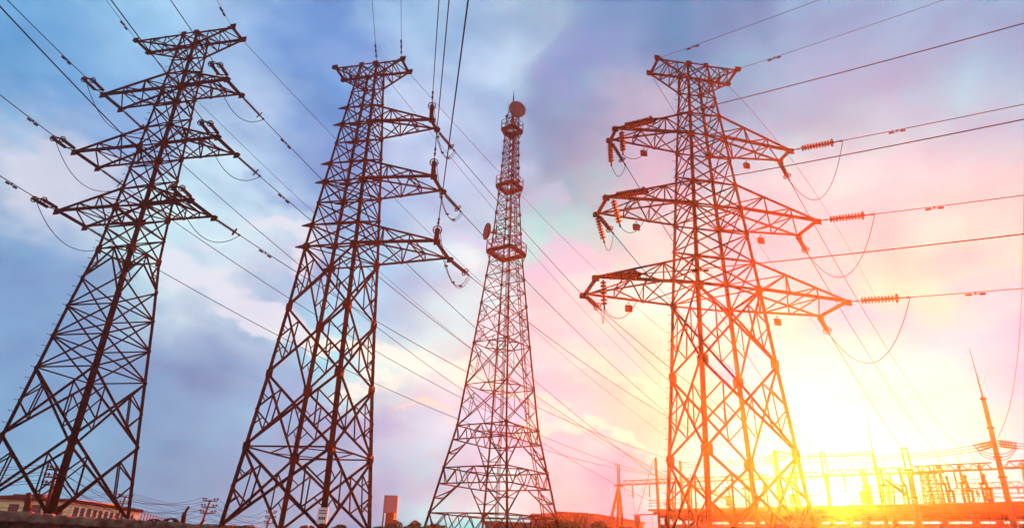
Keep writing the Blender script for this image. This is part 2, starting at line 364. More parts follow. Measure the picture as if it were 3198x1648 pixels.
def body(root, T, off, legw, brw, big=(), nohoriz=(), skip=(), plates=(), kpanels=(), legsub=True, quarter=False):
    L = T.L
    for key in ('nl', 'nr', 'fr', 'fl'):
        mb = MB()
        sx = -1 if key[1] == 'l' else 1; sy = -1 if key[0] == 'n' else 1
        pts = [T.pt(n, key) for n, _, _ in L]
        for i in range(len(L) - 1):
            w = legw(L[i][1])
            mb.angle(pts[i + 1], pts[i] + (pts[i] - pts[i + 1]).normalized() * 0.02, w, -T.u * sx, -T.w * sy)
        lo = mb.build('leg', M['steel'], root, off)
        for n, z, w in L:
            if n in plates:
                g = MB(); s = plates[n] * .62; c = T.pt(n, key)
                for dirv, nn in ((T.u * -sx, T.w * sy), (T.w * -sy, T.u * sx)):
                    g.plate(c + dirv * s * 0.42 + nn * 0.02, dirv * s * 0.55, V((0, 0, s * 0.55)), 0.03)
                g.build('gusset_plate', M['plate'], lo, off)
        if key == legsub:
            for i in range(len(L) - 1):
                k = int((L[i][1] - L[i + 1][1]) / 0.9) + 1
                for j in range(k):
                    q = lerp(pts[i], pts[i + 1], j / k); b = MB()
                    dd = (T.u * sx * (1 if j % 2 else 0.4) + T.w * sy * (0.4 if j % 2 else 1)).normalized()
                    b.bar(q, q + dd * 0.30, 0.03)
                    b.bar(q + dd * 0.30, q + dd * 0.30 + V((0, 0, .06)), 0.03)
                    b.build('step_bolt', M['steel'], lo, off)
    for a, b in FACES:
        mb = MB()
        ca, cb = T.pt('top', a) if 'top' in T.z else T.pt(L[0][0], a), T.pt(L[0][0], b)
        mid = (ca + cb) / 2; n = (mid - T.p(0, 0, mid.z)).normalized()
        for i in range(len(L) - 1):
            up, lo_ = L[i][0], L[i + 1][0]
            A1, B1, A0, B0 = T.pt(up, a), T.pt(up, b), T.pt(lo_, a), T.pt(lo_, b)
            w = brw(L[i][1])
            if up not in nohoriz: mb.bar(A1, B1, w * (1.15 if up[0] in 'AUt' else 0.8), w * 0.6, n)
            if up in kpanels:
                c = (A1 + B1) / 2
                mb.bar(A0, c, w * 1.2, w * .7, n); mb.bar(B0, c, w * 1.2, w * .7, n)
                for q0, q1 in ((A0, A1), (B0, B1)):
                    mb.bar(lerp(q0, q1, .5), lerp(q0, c, .5), w * .7, w * .4, n); mb.bar(q1, lerp(q0, c, .5), w * .7, w * .4, n)
                continue
            bw = w * (1.35 if up in big else 1)
            mb.bar(A0 + n * .03, B1 + n * .03, bw, bw * 0.6, n); mb.bar(B0 - n * .04, A1 - n * .04, bw, bw * 0.6, n)
            if up in big: secondary(mb, A0, A1, B0, B1, n, w * 0.78, quarter)
        mb.build('face_bracing', M['steel'], root, off)

def diaphragm(root, T, off, lv, w, ring=False):
    mb = MB()
    k = [T.pt(lv, q) for q in ('nl', 'nr', 'fr', 'fl')]
    if ring:
        m = [(k[i] + k[(i + 1) % 4]) / 2 for i in range(4)]
        for i in range(4): mb.bar(m[i], m[(i + 1) % 4], w, w * .6, (0, 0, 1))
        for i in range(4): mb.bar(k[i] + V((0, 0, .02)), k[(i + 1) % 4] + V((0, 0, .02)), w * 1.2, w * .7, (0, 0, 1))
    else:
        mb.bar(k[0], k[2], w, w * .6, (0, 0, 1)); mb.bar(k[1] + V((0, 0, .09)), k[3] + V((0, 0, .09)), w, w * .6, (0, 0, 1))
    return mb.build('diaphragm', M['steel'], root, off)

def crossarm(root, T, off, lv, other, side, w, nst=3):
    # flat chords at level lv, sloping chords to level `other`, bracing between; ends on a transverse beam
    s = 'l' if side < 0 else 'r'
    nb, fb = T.pt(lv, 'n' + s), T.pt(lv, 'f' + s); nt_, ft = T.pt(lv, 'tn' + s), T.pt(lv, 'tf' + s)
    nu, fu = T.pt(other, 'n' + s), T.pt(other, 'f' + s)
    mb = MB(); z = V((0, 0, 1))
    sg = 1 if T.z[other] > T.z[lv] else -1
    o = z * 0.06 * sg
    mb.angle(nb, nt_, w * 1.25, T.w, z * sg); mb.angle(fb, ft, w * 1.25, -T.w, z * sg)
    mb.bar(nu, nt_ + o, w, w * .7, z); mb.bar(fu, ft + o, w, w * .7, z)
    mb.bar(nt_ - T.w * .05, ft + T.w * .05, w * 1.5, w * 1.1, z)
    fr = [0.0] + [i / nst for i in range(1, nst)]
    NB = [lerp(nb, nt_, f) for f in fr] + [nt_]; FB = [lerp(fb, ft, f) for f in fr] + [ft]
    NU = [lerp(nu, nt_ + o, f) for f in fr] + [nt_ + o]; FU = [lerp(fu, ft + o, f) for f in fr] + [ft + o]
    v = w * 0.62
    for i in range(1, nst):
        mb.bar(NB[i], NU[i], v, v * .6, T.w); mb.bar(FB[i], FU[i], v, v * .6, T.w)
        mb.bar(NB[i], FB[i], v, v * .6, z); mb.bar(NU[i], FU[i], v, v * .6, z)
    for i in range(nst):
        mb.bar(NB[i] - z * .03, FB[i + 1] - z * .03, v, v * .6, z) if i % 2 == 0 else mb.bar(FB[i] - z * .03, NB[i + 1] - z * .03, v, v * .6, z)
        if i < nst - 1:
            (mb.bar(FU[i], NU[i + 1], v, v * .6, z) if i % 2 == 0 else mb.bar(NU[i], FU[i + 1], v, v * .6, z))
            a, b = (NB, NU)
            mb.bar(NB[i], NU[i + 1], v, v * .6, T.w); mb.bar(FB[i], FU[i + 1], v, v * .6, T.w)
    ao = mb.build('crossarm', M['steel'], root, off)
    for c in (nt_, ft):
        g = MB(); g.plate(c + T.u * side * .12 - z * .12 * sg, T.u * .30, z * .22, 0.05)
        g.plate(c + z * .09 * sg, T.u * .34, T.w * .2, 0.04)
        g.build('end_plate', M['steel'], ao, off)
    return ao

NAMES = {'T1': 'leftmost dark pylon', 'T2': 'one sided pylon second from the left', 'T3': 'big orange lit pylon on the right'}
def make_pylon(t, label, big, nohoriz, kp, plates, legsub, diaph, sides):
    T = Tower(TOW[t]); off = T.p(0, 0, T.z['base'])
    root = thing('power_pylon', off, label, 'pylon', 'lattice power pylons in a row')
    zt, zb = 46.0, T.z['base']
    lw = lambda z: lerp(0.30 if t == 'T1' else 0.34, 0.19, (z - zb) / (zt - zb))
    bw = lambda z: lerp(0.125 if t == 'T1' else 0.15, 0.105, (z - zb) / (zt - zb))
    body(root, T, off, lw, bw, big, nohoriz, (), plates, kp, legsub, t == 'T2')
    for lv, ring in diaph: diaphragm(root, T, off, lv, 0.11, ring)
    for s in sides['top']: crossarm(root, T, off, 'top', 'z2', s, 0.15, 3)
    for i in (1, 2, 3):
        for s in sides['arm']: crossarm(root, T, off, 'A%d' % i, 'U%d' % i, s, 0.17, 3)
    # concrete footings under the four legs
    for k in ('nl', 'nr', 'fr', 'fl'):
        f = MB(); c = T.pt('base', k)
        h = max(T.z['base'] - TZ + 0.2, 0.3)
        f.lathe(V((c.x, c.y, T.z['base'] + 0.03)), (0, 0, -1), [(0, .3), (.06, .36), (h, .42)], 12)
        f.build('footing', M['concrete'], root, off)
    return T, root
PL = {'top': .75, 'z2': .6, 'U1': .55, 'A1': .75, 'B1': .4, 'U2': .6, 'A2': .8, 'B2': .45, 'U3': .65, 'A3': .9}
T1, r1 = make_pylon('T1', 'dark lattice pylon at far left, leaning in view, with arms on both sides', ('E4', 'E5'), ('E1', 'E5'), ('C',), dict(PL, C=.8, E1=.5), 'nl', [('A1', 0), ('A2', 0), ('A3', 0), ('C', 1), ('top', 0)], {'top': (-1, 1), 'arm': (-1, 1)})
T2, r2 = make_pylon('T2', 'dark red lattice pylon with three arms on its right side only', ('A3', 'n1', 'n2', 'n3'), ('n1', 'n2'), (), dict(PL, n1=.85, n2=.85, n3=.9), 'nr', [('A1', 0), ('A2', 0), ('A3', 0), ('n3', 1), ('top', 0)], {'top': (-1, 1), 'arm': (1,)})
T3, r3 = make_pylon('T3', 'big orange lit lattice pylon in front of the substation at right', ('A3', 'n1', 'n2'), ('n1', 'n2'), (), dict(PL, n1=1.0, n2=1.0), 'fl', [('A1', 0), ('A2', 0), ('A3', 0), ('top', 0)], {'top': (-1, 1), 'arm': (-1, 1)})
TT = {'T1': T1, 'T2': T2, 'T3': T3}
# bare arm brackets on the left legs of the one-sided pylon
for i in (1, 2, 3):
    for lv in ('U%d' % i, 'A%d' % i):
        for k in ('nl', 'fl'):
            g = MB(); c = T2.pt(lv, k)
            for dv in (0,):
                q = c + T2.w * dv
                g.add([q + V((0, 0, .22)), q - T2.u * .85 + V((0, 0, .02)), q - T2.u * .85 - V((0, 0, .08)), q - V((0, 0, .26)),
                       q + T2.w * .03 + V((0, 0, .22)), q + T2.w * .03 - T2.u * .85 + V((0, 0, .02)), q + T2.w * .03 - T2.u * .85 - V((0, 0, .08)), q + T2.w * .03 - V((0, 0, .26))],
                      [(0, 1, 2, 3), (7, 6, 5, 4), (0, 4, 5, 1), (1, 5, 6, 2), (2, 6, 7, 3), (3, 7, 4, 0)])
            g.build('arm_bracket', M['plate'], r2, T2.p(0, 0, T2.z['base']))
sg = MB()
c = T2.pt('base', 'nr') + V((0, 0, 1.0)) - T2.w * .36
sg.plate(c, T2.u * .38, V((0, 0, .5)), .03)
M['sign'] = material('white sign plate', (0.62, 0.52, 0.48), (0.72, 0.62, 0.58), 1, .6)
so = sg.build('number_plate', M['sign'], r2, T2.p(0, 0, T2.z['base'])); so['label'] = 'small pale plate at the foot of one leg'
sg = MB()
for j in range(4): sg.plate(c - T2.w * .02 + T2.u * (-.2 + .13 * j) - V((0, 0, .18)), T2.u * .045, V((0, 0, .09)), .01)
for j in range(2): sg.plate(c - T2.w * .02 + V((0, 0, .3 - j * .16)), T2.u * .28, V((0, 0, .03)), .01)
sg.build('lettering', M['steel'], so, T2.p(0, 0, T2.z['base']))

# ------------------------------------------------------------------ wires and insulator strings
LV = {'A1': 'upper', 'A2': 'middle', 'A3': 'lower', 'top': 'topmost'}
def curve(tip, phi, sl, k, s):
    return tip + V((math.sin(phi) * s, math.cos(phi) * s, sl * s + k * s * s))
def shed_profile(n, pitch, Rr, rr):
    pr = [(0, rr * .8)]
    for i in range(n):
        t = i * pitch + .04
        pr += [(t, rr), (t + pitch * .16, Rr), (t + pitch * .30, Rr * .92), (t + pitch * .44, rr)]
    pr += [(n * pitch + .08, rr * .8)]
    return pr
def string(label, group, a, b, link=.45, tail=.35, Rr=.15, pitch=.16, sep=0.0, ring=.36, mat='porcelain', rr=None, nseg=8):
    a, b = V(a), V(b); d = (b - a); Ln = d.length; d.normalize()
    side = d.cross(V((0, 0, 1))).normalized(); up = side.cross(d)
    root = thing('insulator_string', a, label, 'insulator', group)
    fit = MB(); rg = MB()
    rr = rr or Rr * .45
    n = max(3, int((Ln - link - tail) / pitch))
    offs = (0,) if not sep else (-sep / 2, sep / 2)
    s0, s1 = a + d * link, b - d * tail
    if sep:
        fit.bar(a, a + d * link * .4, .07); fit.bar(s0 - side * sep * .55, s0 + side * sep * .55, .09, .05)
        fit.bar(a + d * link * .4, s0 - side * sep * .5, .05); fit.bar(a + d * link * .4, s0 + side * sep * .5, .05)
        fit.bar(s1 - side * sep * .55, s1 + side * sep * .55, .09, .05)
        fit.bar(s1 - side * sep * .5, b, .05); fit.bar(s1 + side * sep * .5, b, .05)
    else:
        fit.bar(a, s0, .07); fit.bar(s1, b, .08)
        for q in (.3, .7): fit.box(lerp(a, s0, q), d * .06, side * .07, up * .05)
        fit.box(lerp(s1, b, .8), d * .1, side * .07, up * .06)
    for o in offs:
        m = MB(); m.lathe(s0 + side * o, d, shed_profile(n, (s1 - s0).length / (n + .3), Rr, rr), nseg)
        m.build('shed_stack', M[mat], root, a)
        if ring: rg.torus(s1 - d * .18 + side * o, d, ring * (.7 if sep else 1), .045)
        if ring:
            q = s1 - d * .18 + side * o; k = ring * (.7 if sep else 1)
            rg.bar(q - perp(d)[0] * k, q + perp(d)[0] * k, .04)
    fit.build('end_fitting', M['steel'], root, a)
    if ring: rg.build('corona_ring', M['steel'], root, a)
    return root
def wire(label, pts, r, group=None, dampers=(), name='conductor', cat='power line'):
    pts = [V(p) for p in pts]
    mb = MB(); mb.tube(pts, r, 5)
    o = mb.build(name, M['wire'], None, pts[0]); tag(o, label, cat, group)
    for p, d in dampers:
        d = d.normalized(); g = MB()
        up = d.cross(V((0, 0, 1))).normalized().cross(d)
        q = p - V((0, 0, .16))
        g.bar(p + V((0, 0, .04)), q, .09); g.bar(q - d * .5, q + d * .5, .035)
        g.tube([q - d * .62, q - d * .25], .085, 6); g.tube([q + d * .25, q + d * .62], .085, 6)
        g.build('vibration_damper', M['steel'], o, pts[0])
    return o
SIDE = {'l': 'left', 'r': 'right'}
SHORT = {'T1': 'leftmost pylon', 'T2': 'one sided pylon', 'T3': 'right hand pylon'}
ENDS = {}
CFG = {  # string length, damper distance, span length, style
 'T1n': dict(len=3.3, damp=6.2, end=75, sep=.75, Rr=.15, link=.9, tail=.4, to='going to the upper left'),
 'T1f': dict(len=2.5, damp=5.0, end=95, sep=0, Rr=.17, link=.35, tail=.35, to='going to the substation'),
 'T2n': dict(len=3.4, damp=5.4, end=80, sep=0, Rr=.2, link=.3, tail=.3, to='going straight up'),
 'T2f': dict(len=2.7, damp=None, end=82, sep=0, Rr=.19, link=.5, tail=.35, to='going past the radio mast'),
 'T3n': dict(len=4.6, damp=8.8, end=70, sep=0, Rr=.30, link=1.1, tail=.75, to='going to the right edge'),
 'T3f': dict(len=2.7, damp=None, end=88, sep=0, Rr=.20, link=.4, tail=.5, to='going behind the substation'),
}
for key, (phi, k, ws) in WIR.items():
    t = key[:2]; cf = CFG[key]; ph = R(phi); far = key[2] == 'f'
    for lv, kk, sl in ws:
        tip = TT[t].pt(lv, kk)
        side = SIDE[kk[-1]]
        nf = 'far' if far else 'near'
        gw = lv == 'top'
        if key == 'T3f' and gw and kk == 'tfr':
            sl_, k_, end = sl, -0.0042, 60
        else: sl_, k_, end = sl, k, cf['end']
        s0 = (0.9 if gw else cf['len'])
        S = [s0 + (end - s0) * (i / 40) ** 1.3 for i in range(41)]
        pts = [curve(tip, ph, sl_, k_, s) for s in S]
        if kk == 'nr' and gw: side = 'inner'
        dm = []
        if gw and key in ('T1n', 'T3n', 'T2n'):
            for q in ((2.6,) if key != 'T2n' else (1.8, 2.6)):
                p = curve(tip, ph, sl_, k_, q + (1.0 if key == 'T3n' else 0)); dm.append((p, curve(tip, ph, sl_, k_, q + 1.3) - curve(tip, ph, sl_, k_, q + 1.0)))
        elif cf['damp'] and not gw and not (key == 'T1f' and 'l' in kk):
            q = cf['damp']
            
            p = curve(tip, ph, sl_, k_, q); dm.append((p, curve(tip, ph, sl_, k_, q + .3) - p))
        if gw:
            lab = f"ground wire from the {side} top of the {SHORT[t]} {cf['to']}"
            wire(lab, [tip] + pts, .022, 'ground wires', dm, 'ground_wire', 'ground wire')
        else:
            lab = f"conductor from the {LV[lv]} {side} arm of the {SHORT[t]} {cf['to']}"
            wire(lab, pts, .036 if not far else .034, 'power conductors', dm)
            ln = cf['len']
            
            e = curve(tip, ph, sl_, k_, s0)
            if ln != s0: e = curve(tip, ph, sl_, k_, ln)
            lab = f"{'double ' if cf['sep'] else ''}insulator string on the {LV[lv]} {side} arm of the {SHORT[t]}, {'far' if far else 'near'} side"
            string(lab, 'tension insulator strings', tip, e, cf['link'], cf['tail'], (.22 if key == 'T3n' and side == 'left' else cf['Rr']), (.25 if key == 'T3n' else .17), (.45 if key == 'T3n' and side == 'left' else cf['sep']), .34, rr=(.10 if key == 'T3n' else None), nseg=10 if t == 'T3' else 8)
            ENDS[(t, lv, side, nf)] = e
# jumper loops between the two strings of each arm
def loop(a, b, sag, n=22):
    return [lerp(a, b, i / n) - V((0, 0, sag * 4 * (i / n) * (1 - i / n))) for i in range(n + 1)]
for t, sides, sag in (('T1', ('left', 'right'), 2.3), ('T2', ('right',), 2.6), ('T3', ('right',), 3.9)):
    for lv in ('A1', 'A2', 'A3'):
        for sd in sides:
            a, b = ENDS[(t, lv, sd, 'near')], ENDS[(t, lv, sd, 'far')]
            lab = f"slack jumper loop hanging under the {LV[lv]} {sd} arm of the {SHORT[t]}"
            o = wire(lab, loop(a, b, sag), .03, 'jumper loops', name='jumper_loop', cat='jumper wire')
            if t == 'T2':
                m = MB(); m.tube([p + V((.16, .05, -.05)) for p in loop(a, b, sag * 1.06)], .026, 5)
                for q in (6, 11, 16):
                    p = loop(a, b, sag)[q]; m.box(p + V((.08, .02, -.03)), (.14, .03, 0), (0, .05, 0), (0, 0, .07))
                m.build('second_strand', M['wire'], o, a)
# support insulators and loops on the left arms of the right hand pylon
for lv in ('A1', 'A2', 'A3'):
    nt_, ft = T3.pt(lv, 'tnl'), T3.pt(lv, 'tfl')
    nend, fend = ENDS[('T3', lv, 'left', 'near')], ENDS[('T3', lv, 'left', 'far')]
    ln = 2.5
    a1 = nt_ + T3.u * .55 + T3.w * .15 - V((0, 0, .1)); b1 = a1 + V((0, 0, -ln)) + (T3.u * .55 if lv == 'A2' else T3.u * .05)
    a2 = ft - V((0, 0, .25)) - T3.u * .02; b2 = a2 + V((0, 0, -ln)) + (T3.u * .6 if lv != 'A1' else T3.u * .05)
    for nm, a, b in (('inner', a1, b1), ('outer', a2, b2)):
        if lv == 'A3' and nm == 'outer': continue
        string(f"fat ribbed {nm} insulator hanging from the {LV[lv]} left arm of the right hand pylon", 'hanging support insulators', a, b, .15, .2, .27, .27, 0, 0, 'shed', .08, 14)
    lowb = b2 if lv != 'A3' else b1
    wire(f"small jumper loop below the tip of the {LV[lv]} left arm of the right hand pylon", loop(fend, lowb, 1.2), .028, 'jumper loops', name='jumper_loop', cat='jumper wire')
    wire(f"long jumper sweeping back beneath the {LV[lv]} left arm of the right hand pylon", loop(b1, nend, 1.9), .028, 'jumper loops', name='jumper_loop', cat='jumper wire')
# square plates hanging under the arms of the right hand pylon
for lv in ('A1', 'A2', 'A3'):
    for sd, s in (('left', 'l'), ('right', 'r')):
        c = lerp(T3.pt(lv, 'f' + s), T3.pt(lv, 'tf' + s), .5 if s == 'l' else .52) - V((0, 0, .1))
        root = thing('hanging_plate', c, f"square plate hanging under the {LV[lv]} {sd} arm of the right hand pylon", 'sign plate', 'square plates under the arms')
        m = MB(); hw = .30
        cc = c - V((0, 0, .62))
        m.plate(cc, T3.u * hw, V((0, 0, hw * .92)), .04); m.build('panel', M['plate'], root, c)
        f = MB()
        for q in (-1, 1):
            f.bar(cc + T3.u * hw * q + V((0, 0, -hw * .92)), cc + T3.u * hw * q + V((0, 0, hw * .92)), .06, .07, T3.w)
            f.bar(cc + T3.u * hw + V((0, 0, hw * .92 * q)), cc - T3.u * hw + V((0, 0, hw * .92 * q)), .06, .07, T3.w)
            f.bar(cc + T3.u * hw * .5 * q + V((0, 0, hw * .92)), c, .05)
        f.build('frame', M['steel'], root, c)

# ------------------------------------------------------------------ radio mast
T4 = Tower(dict(X=-0.67, Y=64.82, A=34.1, base=2.2, L=[('p3', 47.97, 0.573), ('p2', 40.11, 0.781), ('p1', 31.76, 1.217), ('q1', 25.55, 1.727), ('q2', 23.2, 1.919), ('q3', 21.11, 2.09), ('q4', 16.71, 2.493), ('q5', 12.64, 2.865), ('q6', 11.3, 3.102), ('q7', 8.67, 3.57), ('q8', 7.21, 3.826), ('q9', 4.62, 4.279)]))
L0 = T4.L
def w4(z):
    for i in range(len(L0) - 1):
        if z >= L0[i + 1][1]:
            return lerp(L0[i + 1][2], L0[i][2], (z - L0[i + 1][1]) / (L0[i][1] - L0[i + 1][1]))
    return L0[-1][2]
def c4(k, z):
    w = w4(z)
    return T4.p(-w if k[1] == 'l' else w, -w if k[0] == 'n' else w, z)
off4 = T4.p(0, 0, TZ)
r4 = thing('radio_mast', off4, 'tall slender lattice radio mast with three ring platforms and dish antennas', 'radio mast')
lv4 = []
for z0, z1, n in ((49.84, 47.97, 2), (47.97, 40.11, 9), (40.11, 31.76, 7), (31.76, 25.55, 4), (25.55, 23.2, 1), (23.2, 21.11, 1)):
    lv4 += [lerp(z0, z1, i / n) for i in range(n)]
lv4 += [21.11, 16.71, 12.64]
low4 = [12.64, 11.3, 8.67, 7.21, 4.62, 3.26, 2.2]
for k in ('nl', 'nr', 'fr', 'fl'):
    mb = MB(); zz = lv4 + low4[1:]
    sx = -1 if k[1] == 'l' else 1; sy = -1 if k[0] == 'n' else 1
    mb.tube([c4(k, z) for z in zz], [lerp(.125, .062, (z - 2) / 46) for z in zz], 6)
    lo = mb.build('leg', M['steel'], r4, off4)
    g = MB()
    for z in zz[::2]:
        g = MB(); g.plate(c4(k, z), T4.u * .17, V((0, 0, .17)), .03); g.build('gusset_plate', M['steel'], lo, off4)
for a, b in FACES:
    mb = MB()
    m0 = (c4(a, 20) + c4(b, 20)) / 2; n = (m0 - T4.p(0, 0, m0.z)).normalized()
    for i in range(len(lv4) - 1):
        z1, z0 = lv4[i], lv4[i + 1]
        A1, B1, A0, B0 = c4(a, z1), c4(b, z1), c4(a, z0), c4(b, z0)
        w = .058 if z1 > 26 else .078
        mb.bar(A0 + n * .03, B1 + n * .03, w, w * .7, n); mb.bar(B0 - n * .03, A1 - n * .03, w, w * .7, n)
        if z1 > 25.7 or z1 in (21.11, 16.71): mb.bar(A1, B1, w, w * .7, n)
        if z1 < 26: secondary(mb, A0, A1, B0, B1, n, .055)
    for zu, zl in ((12.64, 11.3), (8.67, 7.21), (4.62, 3.26)):      # trussed belts
        for z in (zu, zl): mb.bar(c4(a, z), c4(b, z), .105, .08, n)
        ns = 8
        for i in range(ns):
            f0, f1 = i / ns, (i + 1) / ns
            if i % 2 == 0: mb.bar(lerp(c4(a, zu), c4(b, zu), f0), lerp(c4(a, zl), c4(b, zl), f1), .075, .06, n)
            else: mb.bar(lerp(c4(a, zl), c4(b, zl), f0), lerp(c4(a, zu), c4(b, zu), f1), .075, .06, n)
    for zu, zl in ((11.3, 8.67), (7.21, 4.62)):                     # inverted V below each belt
        for q, r in ((a, b), (b, a)):
            apex = lerp(c4(q, zu), c4(r, zu), .34)
            mb.bar(c4(q, zl), apex, .11, .08, n)
            foot = lerp(c4(q, zl), c4(r, zl), .28)
            mb.bar(lerp(c4(q, zl), c4(q, zu), .5), lerp(c4(q, zl), apex, .5), .07, .05, n)
            mb.bar(lerp(c4(q, zl), c4(q, zu), .5), lerp(c4(q, zl), apex, .8), .07, .05, n)
    mb.build('face_bracing', M['steel'], r4, off4)
for z in (21.11, 16.71, 12.64, 8.67, 4.62):
    mb = MB(); k = [c4(q, z) for q in ('nl', 'nr', 'fr', 'fl')]; m = [(k[i] + k[(i + 1) % 4]) / 2 for i in range(4)]
    for i in range(4): mb.bar(m[i], m[(i + 1) % 4], .1, .08, (0, 0, 1))
    mb.build('diaphragm', M['steel'], r4, off4)
for z, g in ((31.76, 1.71), (40.11, 1.22), (47.97, 1.02)):
    inn = w4(z) + .08; dk = MB()
    ch = g * .16
    octo = [(-g + ch, -g), (g - ch, -g), (g, -g + ch), (g, g - ch), (g - ch, g), (-g + ch, g), (-g, g - ch), (-g, -g + ch)]
    ino = [(-inn, -inn), (inn, -inn), (inn, -inn), (inn, inn), (inn, inn), (-inn, inn), (-inn, inn), (-inn, -inn)]
    vs = [T4.p(u, v, z - .3) for u, v in octo] + [T4.p(u, v, z) for u, v in octo] + [T4.p(u, v, z - .3) for u, v in ino] + [T4.p(u, v, z) for u, v in ino]
    fs = []
    for i in range(8):
        j = (i + 1) % 8
        fs += [(i, j, 8 + j, 8 + i), (8 + i, 8 + j, 24 + j, 24 + i), (24 + i, 24 + j, 16 + j, 16 + i), (16 + i, 16 + j, j, i)]
    dk.add(vs, fs)
    for q in ('nl', 'nr', 'fr', 'fl'):
        c = c4(q, z - 1.1); su = -1 if q[1] == 'l' else 1; sv = -1 if q[0] == 'n' else 1
        dk.bar(c, T4.p(su * (g - ch * .7), sv * (g - ch * .7), z - .25), .09)
    po = dk.build('platform', M['steel'], r4, off4)
    rl = MB()
    ring = [T4.p(u, v, 0) for u, v in octo]
    for i in range(8):
        a, b = ring[i], ring[(i + 1) % 8]; n = max(1, round((b - a).length / .8))
        for h in (.5, 1.05): rl.bar(a + V((0, 0, z + h)), b + V((0, 0, z + h)), .05)
        for j in range(n): q = lerp(a, b, j / n); rl.bar(q + V((0, 0, z)), q + V((0, 0, z + 1.08)), .05)
    rl.build('railing', M['steel'], po, off4)
ld = MB()
def lad(z): w = w4(z) - .25; return T4.p(w, w * .55, z)
zz = [2.2 + i * .5 for i in range(92)]
for dv in (-.22, .22): ld.tube([lad(z) + T4.w * dv for z in (2.2, 4.62, 7.21, 12.64, 21.11, 25.55, 31.76, 40.11, 47.97)], .045, 5)
for z in zz: ld.bar(lad(z) - T4.w * .22, lad(z) + T4.w * .22, .035)
ld.build('ladder', M['steel'], r4, off4)
cb = MB()
for dv in (-.1, .05, .2): cb.tube([T4.p(.1 + dv, .2, z) for z in (2.2, 15, 30, 47.9)], .035, 5)
cb.build('feeder_cable', M['wire'], r4, off4)
def dish(c, d, r, dep, label):
    d = V(d).normalized(); m = MB()
    m.lathe(c, d, [(-dep, r * .55), (-dep * .6, r * .9), (-dep * .5, r), (0, r), (.02, r * .97)], 32)
    o = m.build('dish_antenna', M['dish'], r4, off4); o['label'] = label
    k = MB(); x, y = perp(d)
    k.torus(c - d * .02, d, r * 1.0, .05, 32, 5); k.build('rim', M['steel'], o, off4)
    k = MB(); k.bar(c - d * dep, c - d * (dep + .9), .16); k.bar(c - d * (dep + .8) - V((0, 0, 1)), c - d * (dep + .8) + V((0, 0, 1)), .12); k.bar(c - d * (dep + .8), c - d * (dep + 1.6), .1)
    k.build('mount', M['steel'], o, off4)
pd = at(1616, 341, 63.8)
dish(pd, (.35, -1, -.12), 1.02, .4, 'round drum dish facing the viewer at the mast top')
pl = at(1518.5, 722, 64.0)
dish(pl, (-.93, -.38, .0), 0.93, .38, 'dish seen edge on, facing left')
hd = MB()
ct = T4.p(0, 0, 47.97)
hd.bar(ct, ct + V((0, 0, 4.9)), .16)
hd.bar(ct + V((0, 0, 3.3)), pd - V((.35, -1, -.12)).normalized() * .85, .1)
for q in ('nl', 'nr', 'fr', 'fl'): hd.bar(c4(q, 49.84), ct + V((0, 0, 3.7)), .08)
hd.build('mast_head', M['steel'], r4, off4)
wh = MB(); wh.tube([ct + V((0, 0, 4.8)), ct + V((0, 0, 5.2)), ct + V((0, 0, 5.9))], [.05, .04, .03], 6)
wh.tube([T4.p(-.54, -.2, 49.8), T4.p(-.54, -.2, 52.2)], .025, 5)
wh.build('whip_aerial', M['steel'], r4, off4)
# the mast stands at this size and distance
MK = .861
r4.scale = (MK, MK, MK)
r4.location = V((0, 0, EYE)) + (off4 - V((0, 0, EYE))) * MK
#@@BACKGROUND
# ------------------------------------------------------------------ ground, wall
def sheet(name, pts, mat, div=1):
    me = bpy.data.meshes.new(name); me.from_pydata([tuple(p) for p in pts], [], [tuple(range(len(pts)))])
    me.materials.append(mat); o = bpy.data.objects.new(name, me); C.objects.link(o); o['kind'] = 'structure'; return o
sheet('ground', [(-900, -900, 0), (900, -900, 0), (900, 1600, 0), (-900, 1600, 0)], M['road'])
WA, WB = atz(0, 1592, 2.6), atz(740, 1640, 2.6)
WA.z = WB.z = 0
wd = (WB - WA).normalized(); wn = V((-wd.y, wd.x, 0))
if wn.y < 0: wn = -wn
W0p, W1p = WA - wd * 60, WA + wd * 140
mb = MB()
far = [W0p + wn * .5, W1p + wn * .5, V((420, 260, 0)), V((420, 900, 0)), V((-520, 900, 0)), V((-520, 60, 0))]
n = len(far)
mb.add([p + V((0, 0, TZ)) for p in far] + [p - V((0, 0, .5)) for p in far], [tuple(range(n)), tuple(range(2 * n - 1, n - 1, -1))] + [(i, n + i, n + (i + 1) % n, (i + 1) % n) for i in range(n)])
o = mb.build('terrace_ground', M['soil'], None, V((0, 0, 0))); o['kind'] = 'structure'
# rough stone wall: rubble courses and a broken coping
rw = random.Random(3)
wroot = thing('stone_wall', WA, 'long rough brown stone wall with a worn coping in the foreground at lower left', 'wall')
mb = MB()
Lw = 110.0; x0 = -30.0
NX, rows = 420, 10
def wp(x, d, z): return WA + wd * x + wn * d + V((0, 0, z))
core = MB(); core.box(wp(x0 + Lw / 2, .35, .98), wd * Lw / 2, wn * .2, V((0, 0, .98))); core.build('wall_core', M['stone'], wroot, WA)
x = x0
for row, (z0, z1) in enumerate([(0, .55), (.57, 1.15), (1.17, 1.62), (1.64, 2.02)]):
    x = x0
    while x < x0 + Lw:
        w = rw.uniform(.5, 1.25); d = rw.uniform(-.06, .08)
        j = lambda: rw.uniform(-.05, .05)
        p = [wp(x + .03 + j(), d + j(), z0 + abs(j())), wp(x + w + j(), d + j(), z0 + abs(j())), wp(x + w, .3, z0), wp(x, .3, z0),
             wp(x + .05 + j(), d + .03 + j(), z1 + j()), wp(x + w - .03 + j(), d + .03 + j(), z1 + j()), wp(x + w, .3, z1), wp(x, .3, z1)]
        mb.hexa(p); x += w + .05
mb.build('rubble_course', M['stone'], wroot, WA)
